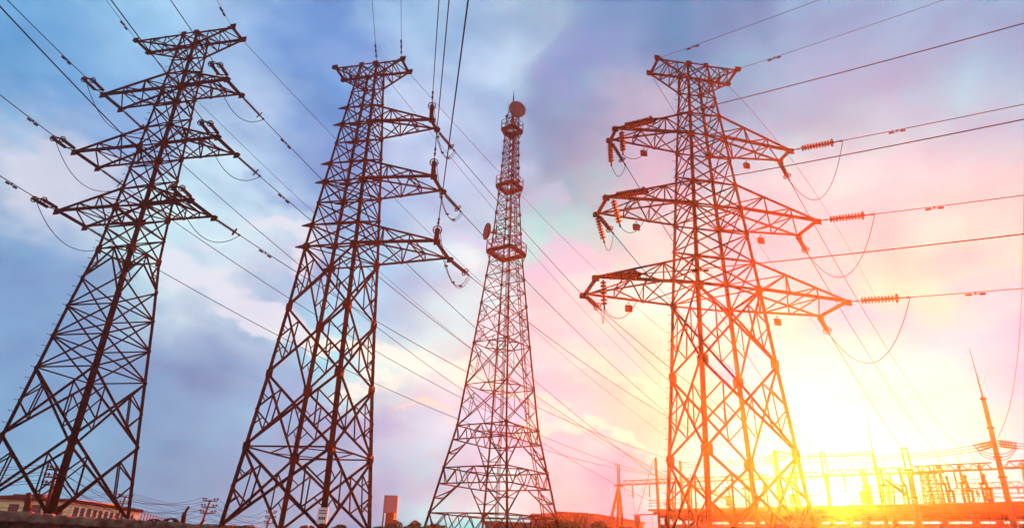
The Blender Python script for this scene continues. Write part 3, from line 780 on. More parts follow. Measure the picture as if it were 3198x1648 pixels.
mb = MB(); vs = []; fs = []
prof = [(-.10, 2.04), (-.16, 2.10), (-.17, 2.34), (-.12, 2.50), (.05, 2.57), (.35, 2.56), (.5, 2.40), (.5, 2.05)]
np_ = len(prof); nx = 700
hn = [0.0]
for i in range(nx): hn.append(hn[-1] * .86 + rw.uniform(-.03, .03))
for i in range(nx + 1):
    for a, (d, z) in enumerate(prof):
        k = 1 if a in (2, 3, 4, 5) else .5
        vs.append(wp(x0 + Lw * i / nx, d + rw.uniform(-.035, .035) * k, z + hn[i] * k + rw.uniform(-.03, .03) * k))
for i in range(nx):
    for a in range(np_): b = (a + 1) % np_; fs.append((i * np_ + a, i * np_ + b, (i + 1) * np_ + b, (i + 1) * np_ + a))
mb.add(vs, fs); mb.build('wall_coping', M['mortar'], wroot, WA)

# ------------------------------------------------------------------ substation: a long row of gantries behind the right hand pylon
RO = V((20, 97, 0)); RE = V((.66, -.751, 0)); RN = V((.751, .66, 0))
def onrow(x, y, off=0.0):
    d = pxdir(x, y); o = RO + RN * off
    k = (o - V((0, 0, EYE))).dot(RN) / d.dot(RN)
    return V((0, 0, EYE)) + d * k
def z1(x, y): return (1880 + x * .2019, 1380 + y * .2019)
def z2(x, y): return (2240 + x * .2019, 1380 + y * .2019)
def z3(x, y): return (2600 + x * .2020, 1380 + y * .2020)
def z4(x, y): return (2880 + x * .2019, 1380 + y * .2019)
def ground(p, z=TZ): return V((p.x, p.y, z))
# the raised concrete deck and the slab under it
a, b = onrow(2040, 1592), onrow(3330, 1556)
DZ = (a.z + b.z) / 2
rowL = (b - a).length
def rp(t, off, z): q = RO + RE * t + RN * off; return V((q.x, q.y, z))
tA = (a - RO).dot(RE); tB = (b - RO).dot(RE) + 30
def zat(t): return a.z + (b.z - a.z) * (t - tA) / (tB - 30 - tA)
deck = thing('equipment_deck', rp((tA + tB) / 2, 5, TZ), 'long raised concrete deck with railings running across the sunlit substation', 'deck')
offd = rp((tA + tB) / 2, 5, TZ)
m = MB()
za, zb = DZ, DZ
m.hexa([rp(tA, 0, DZ - .62), rp(tB, 0, DZ - .62), rp(tB, 11, DZ - .62), rp(tA, 11, DZ - .62), rp(tA, 0, DZ), rp(tB, 0, DZ), rp(tB, 11, DZ), rp(tA, 11, DZ)])
m.hexa([rp(tA + .6, .35, DZ - 1.12), rp(tB, .35, DZ - 1.12), rp(tB, 11, DZ - 1.12), rp(tA + .6, 11, DZ - 1.12), rp(tA + .6, .35, DZ - .63), rp(tB, .35, DZ - .63), rp(tB, 11, DZ - .63), rp(tA + .6, 11, DZ - .63)])
m.hexa([rp(tA - .5, -.5, DZ - .28), rp(tB, -.5, DZ - .28), rp(tB, -.01, DZ - .28), rp(tA - .5, -.01, DZ - .28), rp(tA - .5, -.5, DZ - .02), rp(tB, -.5, DZ - .02), rp(tB, -.01, DZ - .02), rp(tA - .5, -.01, DZ - .02)])
m.build('deck_slab', M['concrete'], deck, offd)
m = MB(); LZ = DZ - 1.95
m.hexa([rp(tA + 1, -.2, LZ - 1.4), rp(tB, -.2, LZ - 1.4), rp(tB, 11, LZ - 1.4), rp(tA + 1, 11, LZ - 1.4), rp(tA + 1, -.2, LZ), rp(tB, -.2, LZ), rp(tB, 11, LZ), rp(tA + 1, 11, LZ)])
m.build('lower_slab', M['concrete'], deck, offd)
k = 0
t_ = tA + 1.6
while t_ < tB - 1:
    for o_ in (.9, 9.5):
        m = MB(); m.hexa([rp(t_ - .3, o_ - .3, TZ), rp(t_ + .3, o_ - .3, TZ), rp(t_ + .3, o_ + .3, TZ), rp(t_ - .3, o_ + .3, TZ), rp(t_ - .3, o_ - .3, DZ - 1.12), rp(t_ + .3, o_ - .3, DZ - 1.12), rp(t_ + .3, o_ + .3, DZ - 1.12), rp(t_ - .3, o_ + .3, DZ - 1.12)])
        m.build('column', M['concrete'], deck, offd)
    t_ += 5.2
m = MB()
def rail(t0, t1, o_, z, h, n, rows):
    for r_ in rows: m.bar(rp(t0, o_, z + h * r_), rp(t1, o_, z + h * r_), .045)
    for i in range(n + 1): q = lerp(t0, t1, i / n); m.bar(rp(q, o_, z), rp(q, o_, z + h), .05)
rail(tA - .4, tB, -.3, DZ, 1.15, 60, (.33, .66, 1)); rail(tA - .4, tB, 10.7, DZ, 1.15, 60, (.33, .66, 1))
m.bar(rp(tA - .4, -.3, DZ + 1.15), rp(tA - .4, 10.7, DZ + 1.15), .045)
m.build('railing', M['steel'], deck, offd)
m = MB(); rail(tA + 1, tB, -.1, LZ, .95, 70, (.5, 1)); rail(tA + 1, tB, 10.8, LZ, .95, 70, (.5, 1))
m.build('lower_railing', M['steel'], deck, offd)
# gantry columns
def column(label, top, bot, r0, r1, off=0.0, whip=None, collars=(), cat='gantry column', twin=None):
    p1, p0 = onrow(*top, off), onrow(*bot, off)
    g0 = lerp(p0, p1, (TZ - p0.z) / (p1.z - p0.z))
    root = thing('gantry_column', g0, label, cat, 'gantry columns of the substation')
    m = MB()
    if twin:
        pm = onrow(*twin, off)
        m.tube([g0, pm], [r1, r0], 10)
        s_ = RE * .26
        for q in (-1, 1): m.tube([pm + s_ * q - V((0, 0, .3)), p1 + s_ * q], [.10, .09], 8)
        m.bar(p1 - s_ * 1.3, p1 + s_ * 1.3, .16); m.box(pm, RE * .45, RN * .3, V((0, 0, .12)))
    else:
        m.tube([g0, p1], [r1, r0], 12)
    m.build('shaft', M['concrete'], root, g0)
    for c_ in collars:
        k_ = MB(); q = lerp(g0, p1, c_); rr = lerp(r1, r0, c_)
        k_.lathe(q - V((0, 0, .06)), (0, 0, 1), [(0, rr * 1.02), (.01, rr * 1.55), (.12, rr * 1.55), (.13, rr * 1.02)], 12)
        k_.build('flange', M['steel'], root, g0)
    if whip:
        k_ = MB(); pw = onrow(*whip, off); k_.tube([p1 - V((0, 0, .2)), lerp(p1, pw, .35), lerp(p1, pw, .6), pw], [r0 * .45, r0 * .3, r0 * .18, .02], 6)
        k_.build('lightning_rod', M['steel'], root, g0)
    return g0, p1
column('plain gantry column at the left end of the substation with a guy wire from its top', z1(828, 238), z1(872, 1000), .20, .24)
column('round topped gantry column behind the left leg of the orange pylon', z1(1205, 285), z1(1262, 1200), .22, .27, 6)
column('thick gantry column carrying insulator strings between the legs of the orange pylon', z2(885, 120), z2(985, 1000), .28, .36, 6)
column('gantry column seen just inside the right leg of the orange pylon', z2(1172, 265), z2(1260, 1000), .25, .32, 10)
column('twin topped gantry column just left of the sun', z2(1620, 152), z2(1720, 850), .28, .34, 8, None, (), 'gantry column', z2(1680, 500))
column('slim gantry column right of the sun with a needle lightning rod', z3(625, 180), z3(778, 950), .17, .24, 2, (2706, 1290))
column('twin topped gantry column in front of the deck right of the sun', z3(1104, 92), z3(1345, 1300), .26, .36, -3, None, (.55, .8), 'gantry column', z3(1190, 475))
column('tallest tapered steel pole at far right with a long pointed rod on top', (3069, 1238), (3168, 1640), .17, .31, -6, (3027, 1085), (.5, .62, .80, .985), 'steel pole')
column('gantry column at the right edge of the picture', (3194, 1445), (3216, 1570), .18, .24, 2)
# lattice beams between the columns
def beam(label, p, q, off=0.0, h=.95, w=.8, nb=9, taper=True, group='lattice gantry beams', r=.075, low=.12):
    P, Q = onrow(*p, off), onrow(*q, off); d = Q - P; up = V((0, 0, h)); n_ = d.cross(up).normalized() * w / 2
    m = MB()
    for s_ in (-1, 1):
        m.bar(P + n_ * s_, Q + n_ * s_, low * 1.2, low)
        a0 = lerp(P, Q, 1 / nb if taper else 0); a1 = lerp(P, Q, 1 - 1 / nb if taper else 1)
        m.bar(a0 + up + n_ * s_ * .6, a1 + up + n_ * s_ * .6, r)
        for i in range(nb):
            x0, x1 = lerp(P, Q, i / nb), lerp(P, Q, (i + 1) / nb)
            lo0, lo1 = x0 + n_ * s_, x1 + n_ * s_
            hi0, hi1 = x0 + up + n_ * s_ * .6, x1 + up + n_ * s_ * .6
            if i % 2 == 0: m.bar(lo0, hi1 if i < nb - 1 or not taper else lo1, r * .7)
            else: m.bar(hi0, lo1, r * .7)
    for i in range(nb + 1): x0 = lerp(P, Q, i / nb); m.bar(x0 - n_, x0 + n_, r)
    o = m.build('lattice_beam', M['steel'], None, P); tag(o, label, 'lattice beam', group); return P, Q
beam('lattice beam from the A-frame support towards the orange pylon', z1(290, 660), z1(1190, 620), 0, .55, .6, 14)
beam('lattice beam seen between the legs of the orange pylon', z1(1230, 618), z2(905, 560), 5, .55, .6, 14)
beam('lattice beam ending just left of the sun', z2(930, 560), z2(1640, 528), 6, .6, .6, 11)
beam('lattice beam passing above the sun', z2(1720, 520), z3(1150, 478), 5, .65, .6, 18)
beam('lattice beam from the twin topped column to the tall pole', z3(1215, 468), z4(1190, 412), 0, .62, .6, 15)
beam('lattice beam from the tall pole to the right edge', z4(1265, 402), (3330, 1452), -3, .6, .6, 9)
beam('thin horizontal busbar beam high above the sun', z2(1390, 232), z3(625, 182), 12, .35, .4, 12, False, r=.05, low=.09)
beam('small lattice beam low behind the tall pole', z4(500, 718), z4(1600, 690), 9, .55, .5, 16, True, r=.045, low=.08)
# A-frame support at the left end
A_ = onrow(*z1(258, 670)); feet = [onrow(*z1(130, 1240)), onrow(*z1(242, 1290), 3.0), onrow(*z1(322, 1310))]
root = thing('a_frame_support', ground(A_), 'three legged A-frame support with a twin post on top, left of the orange pylon', 'support frame')
for f_ in feet:
    g_ = lerp(f_, A_, (TZ - f_.z) / (A_.z - f_.z)); m = MB(); m.tube([g_, A_], [.26, .20], 10); m.build('leg', M['concrete'], root, ground(A_))
m = MB()
for x_ in (240, 268): m.tube([onrow(*z1(x_ + 6, 680)), onrow(*z1(x_, 348))], .09, 8)
for y_ in (360, 450, 540, 620): m.bar(onrow(*z1(236, y_)), onrow(*z1(275, y_)), .07)
m.tube([onrow(*z1(240, 348)), onrow(*z1(222, 326)), onrow(*z1(206, 338)), onrow(*z1(200, 375))], .06, 6)
m.build('top_post', M['steel'], root, ground(A_))
m = MB(); m.bar(onrow(*z1(178, 1003)), onrow(*z1(328, 1010)), .12); m.box(A_, RE * .55, RN * .4, V((0, 0, .1))); m.build('crossbar', M['steel'], root, ground(A_))
# insulators hanging from the beams, each with its drop wire
def hang(label, top, bot, off=0.0, Rr=.17, group='suspension insulators of the substation'):
    a_, b_ = onrow(*top, off), onrow(*bot, off)
    string(label, group, a_, b_, .12, .12, Rr, .17, 0, 0, 'porcelain', Rr * .4, 8)
hang('left of two insulators hanging from the beam beside the A-frame support', z1(470, 655), z1(480, 845))
hang('right of two insulators hanging from the beam beside the A-frame support', z1(734, 648), z1(738, 835))
hang('insulator hanging from the beam between the middle legs of the orange pylon', z1(1752, 605), z1(1762, 760), 5)
hang('left insulator hanging behind the right leg of the orange pylon', z2(765, 570), z2(785, 700), 5)
hang('right insulator hanging behind the right leg of the orange pylon', z2(1080, 560), z2(1096, 740), 5)
hang('insulator hanging on its own from the beam left of the tall pole', z4(482, 440), z4(546, 690), 0, .16)
hang('short insulator hanging below the busbar left of the tall pole', z4(846, 735), z4(884, 838), 4, .2)
hang('short insulator hanging near the right edge', z4(1482, 700), z4(1490, 760), 6, .2)
def rowwire(label, px, off=0.0, r=.03, group='substation wires', name='bus_wire'):
    pts = [onrow(*p, off) for p in px]
    # smooth through the given points
    out_ = []
    for i in range(len(pts) - 1):
        p0 = pts[max(i - 1, 0)]; p1 = pts[i]; p2 = pts[i + 1]; p3 = pts[min(i + 2, len(pts) - 1)]
        for j in range(6):
            u = j / 6
            out_.append(.5 * ((2 * p1) + (p2 - p0) * u + (2 * p0 - 5 * p1 + 4 * p2 - p3) * u * u + (3 * p1 - p0 - 3 * p2 + p3) * u ** 3))
    return wire(label, out_ + [pts[-1]], r, group, name=name, cat='wire')
rowwire('drop wire below the left insulator beside the A-frame support', [z1(480, 850), z1(500, 950), z1(515, 1120)], 0, .025)
rowwire('drop wire below the right insulator beside the A-frame support', [z1(738, 840), z1(765, 1000), z1(785, 1300)], 0, .025)
rowwire('jumper curling from the beam to the left insulator beside the A-frame support', [z1(350, 660), z1(352, 740), z1(400, 808), z1(475, 825)], 0, .022)
rowwire('jumper curling from the beam to the right insulator beside the A-frame support', [z1(620, 655), z1(640, 780), z1(735, 815)], 0, .022)
rowwire('guy wire slanting down from the first gantry column', [z1(800, 262), z1(700, 590), z1(545, 1120)], 0, .04)
# the three sagging phase conductors and their strings
def pstr(label, a_, b_, off, Rr=.17): string(label, 'strain insulators on the tall pole', onrow(*a_, off), onrow(*b_, off), .1, .2, Rr, .2, 0, 0, 'porcelain', .07, 8)
for i, nm in enumerate(('top', 'middle', 'bottom')):
    pstr(f'{nm} of three strain insulators left of the tall pole', z4(1088 + 4 * i, -12 + i * 38), z4(800 + 40 * i, 48 + i * 42), -5)
    pstr(f'{nm} of three strain insulators right of the tall pole', z4(1168 + 12 * i, -22 + i * 40), z4(1452 + 4 * i, 14 + i * 40), -5)
    rowwire(f'{nm} sagging phase wire between the tall pole and the sun', [z4(800 + 40 * i, 48 + i * 42), z4(300, 128 + 40 * i), z4(0, 164 + 40 * i), z3(900, 190 + 40 * i), z3(640, 215 + 42 * i), z3(0, 222 + 44 * i), z2(1240, 215 + 44 * i)], -2, .035)
    rowwire(f'{nm} phase wire leaving the tall pole to the right edge', [z4(1452 + 4 * i, 14 + i * 40), z4(1580, 26 + 38 * i), z4(1900, 40 + 38 * i)], -5, .03)
    rowwire(f'{nm} jumper drooping beneath the strings of the tall pole', [z4(800 + 40 * i, 52 + i * 42), z4(900 + 10 * i, 130 + i * 36), z4(1130, 180 + i * 44), z4(1330, 160 + i * 44), z4(1458, 16 + i * 40)], -7.5, .03)
    pstr(f'{nm} of three strain insulators left of the thick gantry column', z2(868, 192 + 50 * i), z2(735 + 35 * i, 232 + 46 * i), 6)
    pstr(f'{nm} of three strain insulators right of the thick gantry column', z2(922 + 10 * i, 130 + 80 * i), z2(1180 - 60 * i, 200 + 35 * i), 8)
    rowwire(f'{nm} phase wire from the thick gantry column to the left', [z2(735 + 35 * i, 232 + 46 * i), z2(500, 268 + 40 * i), z2(0, 298 + 40 * i), z1(1600, 308 + 38 * i), z1(1240, 308 + 38 * i)], 6, .03)
    rowwire(f'{nm} jumper drooping under the thick gantry column', [z2(700 + 35 * i, 240 + 46 * i), z2(860, 350 + 22 * i), z2(1000, 372 + 40 * i), z2(1140, 340 + 50 * i)], 9, .025)
rowwire('thin cable dropping down the right edge to the tall pole', [(3116, 1368), (3150, 1280), (3175, 1140), (3188, 980), (3194, 830), (3197, 650), (3206, 300)], -6, .022)
# thin droppers from the phase wires
for i, (a_, b_) in enumerate(((z4(218, 150), z4(280, 400)), (z4(540, 155), z4(605, 400)), (z4(745, 165), z4(880, 400)), (z3(795, 255), z3(812, 420)), (z3(472, 225), z3(485, 450)), (z2(258, 292), z2(250, 480)))):
    rowwire(('dropper wire to the %s post insulator right of the sun' % ('first', 'second', 'third')[i]) if i < 3 else ('dropper wire %s' % ('just left of the twin topped column', 'just right of the sun', 'inside the legs of the orange pylon')[i - 3]), [a_, lerp(V((*a_, 0)), V((*b_, 0)), .5)[:2], b_], -1, .024)
# post insulators and breakers standing on the deck
def post(label, top, mid, bot, off, Rr, lad=True, shed=True):
    a_, b_, c_ = onrow(*top, off), onrow(*mid, off), onrow(*bot, off)
    base = lerp(b_, c_, (DZ - b_.z) / (c_.z - b_.z)) if c_.z < b_.z else c_
    base.z = DZ
    root = thing('post_insulator', base, label, 'post insulator', 'post insulators on the deck')
    m = MB(); d = (a_ - b_); n_ = max(6, int(d.length / .16))
    pr = shed_profile(n_, d.length / (n_ + .5), Rr, Rr * .6)
    pr = [(t, r * (1 - .35 * t / d.length)) for t, r in pr]
    m.lathe(b_, d, pr, 10); m.build('shed_stack', M['porcelain'], root, base)
    m = MB(); d2 = (b_ - base)
    if lad:
        for s_ in (-1, 1):
            for q in (-1, 1): m.bar(base + RE * .2 * s_ + RN * .2 * q, b_ + RE * .2 * s_ + RN * .2 * q, .09)
        k_ = max(2, int(d2.length / .7))
        for j in range(k_ + 1):
            q = lerp(base, b_, j / k_); m.bar(q - RE * .2 - RN * .2, q + RE * .2 - RN * .2, .06); m.bar(q - RE * .2 + RN * .2, q + RE * .2 + RN * .2, .06)
    else: m.tube([base, b_], .14, 8)
    m.box(b_, RE * .32, RN * .32, V((0, 0, .09)))
    m.build('stand', M['steel'], root, base)
    m = MB(); m.lathe(a_ - V((0, 0, .05)), (0, 0, 1), [(0, Rr * .5), (.1, Rr * .75), (.25, Rr * .6), (.38, Rr * .15)], 8); m.build('cap', M['steel'], root, base)
PO = [('tall thick', z4(250, 400), z4(318, 640), z4(380, 915), 1, .30), ('shorter', z4(382, 560), z4(440, 755), z4(470, 910), -1, .22), ('tall thick', z4(572, 395), z4(640, 630), z4(695, 905), 1, .27), ('shorter', z4(664, 545), z4(730, 755), z4(762, 905), -1, .24), ('tall thick', z4(890, 380), z4(945, 640), z4(1010, 905), 1, .22), ('leaning', z4(955, 530), z4(1020, 720), z4(1050, 905), -1, .2),
      ('tall', z3(1035, 430), z3(1100, 670), z3(1155, 940), 1, .30), ('tall', z3(742, 455), z3(800, 670), z3(845, 950), 1, .28), ('short', z3(886, 525), z3(905, 665), z3(930, 945), 3, .2), ('broad', z3(452, 475), z3(510, 690), z3(560, 960), 2, .30), ('slender', z3(515, 500), z3(545, 690), z3(590, 960), 4, .2), ('glaring', z3(175, 550), z3(205, 760), z3(230, 960), 2, .25),
      ('slim', z1(1038, 575), z1(1045, 900), z1(1045, 1030), 3, .1), ('slim', z1(1092, 640), z1(1096, 770), z1(1100, 1035), 2, .13), ('slim', z1(1330, 690), z1(1325, 900), z1(1325, 1030), 3, .12), ('slim', z1(1372, 520), z1(1380, 700), z1(1385, 1025), 2, .13),
      ('slim', z2(478, 560), z2(490, 720), z2(500, 1000), 3, .13), ('slim', z2(700, 545), z2(720, 710), z2(730, 995), 3, .15), ('slim', z2(160, 600), z2(175, 700), z2(210, 1000), 2, .15), ('slim', z2(400, 590), z2(425, 715), z2(455, 1000), 2, .14)]
WH = ['fourth from the tall pole', 'just right of the fourth from the tall pole', 'left of the lone hanging insulator\'s neighbour', 'midway between sun and tall pole', 'closest to the tall pole', 'touching the closest one to the tall pole',
      'just left of the twin topped column', 'second left of the twin topped column', 'between two taller ones near the twin topped column', 'on the right rim of the glare', 'with a box beside it in the glare', 'straight above the sun',
      'at the left end of the deck beside the railing', 'second from the left end of the deck', 'between the two left legs of the orange pylon', 'left of the pylon leg with the number marks', 'behind the third leg of the orange pylon', 'right of the third leg of the orange pylon', 'beside the slanted brace of the orange pylon', 'under the beam joint inside the orange pylon']
for (kd, a_, b_, c_, o_, r_), w_ in zip(PO, WH):
    post(f'{kd} post insulator on the deck, {w_}', a_, b_, c_, o_, r_, not kd == 'slim')
# slanting disconnector arm, boxes and low busbars on the deck
m = MB(); p, q = onrow(*z3(815, 570), 2), onrow(*z3(1150, 820), 2); m.bar(p, q, .42, .3); m.bar(p + V((0, 0, .5)), q + V((0, 0, .45)), .08)
o = m.build('disconnector_arm', M['steel'], None, p); tag(o, 'long slanting disconnector arm among the insulators right of the sun', 'switch arm')
m = MB(); p, q = onrow(*z1(1330, 650), 4), onrow(*z2(190, 895), 4); m.bar(p, q, .2, .2)
for i in range(16): m.bar(lerp(p, q, i / 16), lerp(p, q, (i + .5) / 16) + V((0, 0, .45)), .05); m.bar(lerp(p, q, (i + .5) / 16) + V((0, 0, .45)), lerp(p, q, (i + 1) / 16), .05)
m.bar(p + V((0, 0, .45)), q + V((0, 0, .45)), .07)
o = m.build('sloping_beam', M['steel'], None, p); tag(o, 'sloping lattice beam low between the legs of the orange pylon', 'lattice beam')
for nm, (x_, y_), f_, s_ in (('box hanging on a post just right of the glare', (0, 0), z3, (500, 850)), ('box on the column right of the orange pylon', 0, z2, (1190, 885)), ('box on the deck between the pylon legs', 0, z2, (188, 915)), ('rounded control box beside the tall pole', 0, z4, (1050, 800))) if False else ():
    pass
def cbox(label, px, off, hw, hh):
    c_ = onrow(*px, off); root = thing('control_box', c_, label, 'control box', 'control boxes in the substation')
    m = MB(); m.box(c_, RE * hw, RN * hw * .7, V((0, 0, hh))); m.build('cabinet', M['pale'], root, c_)
    m = MB(); m.box(c_ + V((0, 0, hh + .04)), RE * hw * 1.12, RN * hw * .85, V((0, 0, .035))); m.build('lid', M['steel'], root, c_)
    m = MB()
    for s_ in (-1, 1): m.bar(c_ + RE * hw * .6 * s_ - V((0, 0, hh)), V((c_.x + RE.x * hw * .6 * s_, c_.y + RE.y * hw * .6 * s_, DZ)), .08)
    m.build('bracket', M['steel'], root, c_)
cbox('control box on a post on the right rim of the glare', z3(500, 850), 1, .4, .6)
cbox('control box beside the column right of the orange pylon', z2(1190, 885), 3, .42, .5)
cbox('control box between the front legs of the orange pylon', z2(188, 915), 2, .36, .55)
cbox('pale rounded control box left of the tall pole', z4(1048, 800), -1, .27, .42)
cbox('small control box at the left end of the deck', z1(1040, 935), 2, .35, .4)
for i, (x0_, x1_, y_, f0, f1, o_) in enumerate(((0, 900, 575, z4, z4, 6), (0, 950, 628, z4, z4, 6), (0, 950, 756, z4, z4, 7), (0, 980, 790, z4, z4, 8), (0, 1200, 830, z4, z4, 9), (100, 460, 600, z3, z3, 8), (560, 1050, 660, z3, z3, 8), (560, 1480, 760, z3, z3, 7), (560, 1480, 850, z3, z3, 9), (1000, 1500, 760, z1, z1, 6), (1040, 1500, 940, z1, z1, 8), (1250, 1590, 820, z2, z2, 9), (0, 500, 830, z2, z2, 9), (0, 640, 735, z2, z2, 8), (540, 1500, 900, z2, z2, 10), (1350, 1575, 790, z4, z4, 6), (1400, 1575, 850, z4, z4, 6), (1230, 1480, 575, z3, z3, 6))):
    rowwire('thin horizontal busbar tube, one of many strung low above the deck', [f0(x0_, y_ + 6), f0((x0_ + x1_) / 2, y_ + 4), f1(x1_, y_)], o_, .035, 'low busbars above the deck', 'busbar_tube')
def lattower(label, x_, f_, y0, y1_, off, w):
    c1, c0 = onrow(*f_(x_, y0), off), onrow(*f_(x_ + (y1_ - y0) * .13, y1_), off); b0 = V((c1.x, c1.y, DZ)); root = thing('lattice_support', b0, label, 'lattice support', 'small lattice supports on the deck')
    for s_ in (-1, 1):
        for q in (-1, 1): m = MB(); m.bar(b0 + RE * w * s_ + RN * w * q, c1 + RE * w * .7 * s_ + RN * w * .7 * q, .09); m.build('leg', M['steel'], root, b0)
    m = MB(); n_ = 9
    for j in range(n_):
        u0, u1 = j / n_, (j + 1) / n_; w0, w1 = w * (1 - .3 * u0), w * (1 - .3 * u1); p0, p1 = lerp(b0, c1, u0), lerp(b0, c1, u1); sg_ = 1 if j % 2 else -1
        for q in (-1, 1):
            m.bar(p0 - RE * w0 * sg_ + RN * w0 * q, p1 + RE * w1 * sg_ + RN * w1 * q, .05); m.bar(p0 - RN * w0 * sg_ + RE * w0 * q, p1 + RN * w1 * sg_ + RE * w1 * q, .05)
            m.bar(p1 - RE * w1 + RN * w1 * q, p1 + RE * w1 + RN * w1 * q, .05)
    m.build('bracing', M['steel'], root, b0)
    m = MB(); m.bar(c1 - RE * 1.3, c1 + RE * 1.3, .12); m.build('crossbar', M['steel'], root, b0)
    for s_ in (-1, 0, 1):
        m = MB(); m.lathe(c1 + RE * s_ * 1.1, (0, 0, 1), shed_profile(5, .14, .14, .07), 8); m.build('insulator', M['porcelain'], root, b0)
lattower('left of two small lattice supports right of the twin topped column', 20, z4, 490, 900, 4, .42)
lattower('right of two small lattice supports right of the twin topped column', 130, z4, 480, 900, 3, .45)
for i, (x_, y0, y1_) in enumerate(((560, 1130, 1320),)):
    pass
p1 = onrow(*z1(545, 1130), -2); root = thing('stub_post', ground(p1), 'short square post with a ladder left of the orange pylon', 'post')
m = MB(); m.box((p1.x, p1.y, (TZ + p1.z) / 2), RE * .28, RN * .28, V((0, 0, (p1.z - TZ) / 2))); m.box(p1 + V((0, 0, .05)), RE * .36, RN * .36, V((0, 0, .05))); m.build('shaft', M['concrete'], root, ground(p1))
m = MB(); m.bar(p1 + RE * .5 + V((0, 0, .1)), onrow(*z1(845, 1118), -2), .16); m.build('pipe_arm', M['concrete'], root, ground(p1))
m = MB()
for j in range(8): z_ = TZ + .4 + j * .55; m.bar(V((p1.x, p1.y, z_)) + RE * .34 - RN * .2, V((p1.x, p1.y, z_)) + RE * .34 + RN * .2, .04)
m.build('ladder', M['steel'], root, ground(p1))

# ------------------------------------------------------------------ far left: building, poles, stump
ay = 98.0
bl0 = at(-160, 1556, ay); bl1 = at(221, 1562, ay); br = at(436, 1599, ay * 1.085)
ROOF = (bl0.z + bl1.z) / 2
RZ1 = br.z
bl0.z = bl1.z = br.z = 0
def wallpt(p, q, u, z): r_ = lerp(p, q, u); return V((r_.x, r_.y, z))
bo = V((bl1.x, bl1.y, TZ))
bld = thing('yellow_building', bo, 'long low yellow building with dark red eaves and red framed windows behind the wall', 'building')
def facade(p, q, name, wins, depth_n, wz0, wz1, pil=False, drop=0.0):
    d = (q - p).normalized(); n_ = V((d.y, -d.x, 0)); n_ = n_ if n_.dot(-p) > 0 else -n_
    m = MB(); m.hexa([V((p.x, p.y, TZ)), V((q.x, q.y, TZ)), V((q.x, q.y, TZ)) - n_ * 12, V((p.x, p.y, TZ)) - n_ * 12, V((p.x, p.y, ROOF)), V((q.x, q.y, ROOF - drop)), V((q.x, q.y, ROOF - drop)) - n_ * 12, V((p.x, p.y, ROOF)) - n_ * 12])
    m.build('wall', M['yellow'], bld, bo)
    m = MB(); o_ = n_ * .45
    m.hexa([V((p.x, p.y, ROOF + .02)) + o_ - d * .3, V((q.x, q.y, ROOF - drop + .02)) + o_ + d * .3, V((q.x, q.y, ROOF - drop + .02)) - n_ * 12.3 + d * .3, V((p.x, p.y, ROOF + .02)) - n_ * 12.3 - d * .3,
            V((p.x, p.y, ROOF + .42)) + o_ - d * .3, V((q.x, q.y, ROOF - drop + .42)) + o_ + d * .3, V((q.x, q.y, ROOF - drop + .42)) - n_ * 12.3 + d * .3, V((p.x, p.y, ROOF + .42)) - n_ * 12.3 - d * .3])
    m.build('roof_eaves', M['redtrim'], bld, bo)
    for u0, u1 in wins:
        a_, b_ = wallpt(p, q, u0, wz0 - drop * u0), wallpt(p, q, u1, wz0 - drop * u1); h = wz1 - wz0; c_ = (a_ + b_) / 2 + V((0, 0, h / 2)); w = (b_ - a_).length / 2
        m = MB(); m.box(c_ + n_ * .05, d * w, n_ * .03, V((0, 0, h / 2))); wo = m.build('window', M['glass'], bld, bo)
        m = MB(); t = .10
        for s_ in (-1, 1):
            m.box(c_ + n_ * .1 + d * (w - t / 2) * s_, d * t / 2, n_ * .06, V((0, 0, h / 2))); m.box(c_ + n_ * .1 + V((0, 0, (h / 2 - t / 2) * s_)), d * (w - t), n_ * .06, V((0, 0, t / 2)))
        m.build('frame', M['redtrim'], wo, bo)
        m = MB(); k_ = max(1, int(w * 2 / .9))
        for j in range(1, k_): m.box(c_ + n_ * .12 + d * (-w + 2 * w * j / k_), d * .04, n_ * .03, V((0, 0, h / 2 - t)))
        m.box(c_ + n_ * .125 + V((0, 0, h * .15)), d * (w - t), n_ * .03, V((0, 0, .04)))
        m.build('mullion', M['redtrim'], wo, bo)
    if pil:
        for i in range(len(wins) + 1):
            u = (wins[i - 1][1] + wins[i][0]) / 2 if 0 < i < len(wins) else (wins[0][0] - .012 if i == 0 else wins[-1][1] + .012)
            c_ = wallpt(p, q, u, 0); m = MB(); m.box(V((c_.x, c_.y, (TZ + wz1 - drop * u) / 2)) + n_ * .12, d * .13, n_ * .14, V((0, 0, (wz1 - drop * u - TZ) / 2 + .15))); m.build('pilaster', M['cream'], bld, bo)
L0_ = (bl1 - bl0).length
def ux(x): r_ = at(x, 1580, ay); return ((V((r_.x, r_.y, 0)) - bl0).length) / L0_
wz1_ = ROOF - .55
facade(bl0, bl1, 'front', [(ux(-60), ux(-18)), (ux(30), ux(59)), (ux(76), ux(92)), (ux(101), ux(131)), (ux(170), ux(200))], 1, wz1_ - 2.2, wz1_)
def uy(x):
    # position along the receding facade of pixel column x
    d_ = pxdir(x, 1590); den = (br.x - bl1.x) * d_.y - (br.y - bl1.y) * d_.x
    return (bl1.y * d_.x - bl1.x * d_.y) / den
edges = [(205, 222), (227, 244), (249, 264), (269, 285), (289, 303), (308, 321), (326, 339), (344, 356), (361, 373), (378, 389), (395, 405), (411, 420)]
facade(bl1, br, 'side', [(uy(x), uy(y)) for x, y in edges[1:]], 1, wz1_ - 1.5, wz1_, True, ROOF - RZ1)
m = MB()
for x_, h_ in ((66, .5),):
    c_ = at(x_, 1556, ay + 3); m.box((c_.x, c_.y, ROOF + .4 + h_ / 2), (.9, 0, 0), (0, .6, 0), (0, 0, h_ / 2))
m.build('rooftop_unit', M['timber'], bld, bo)
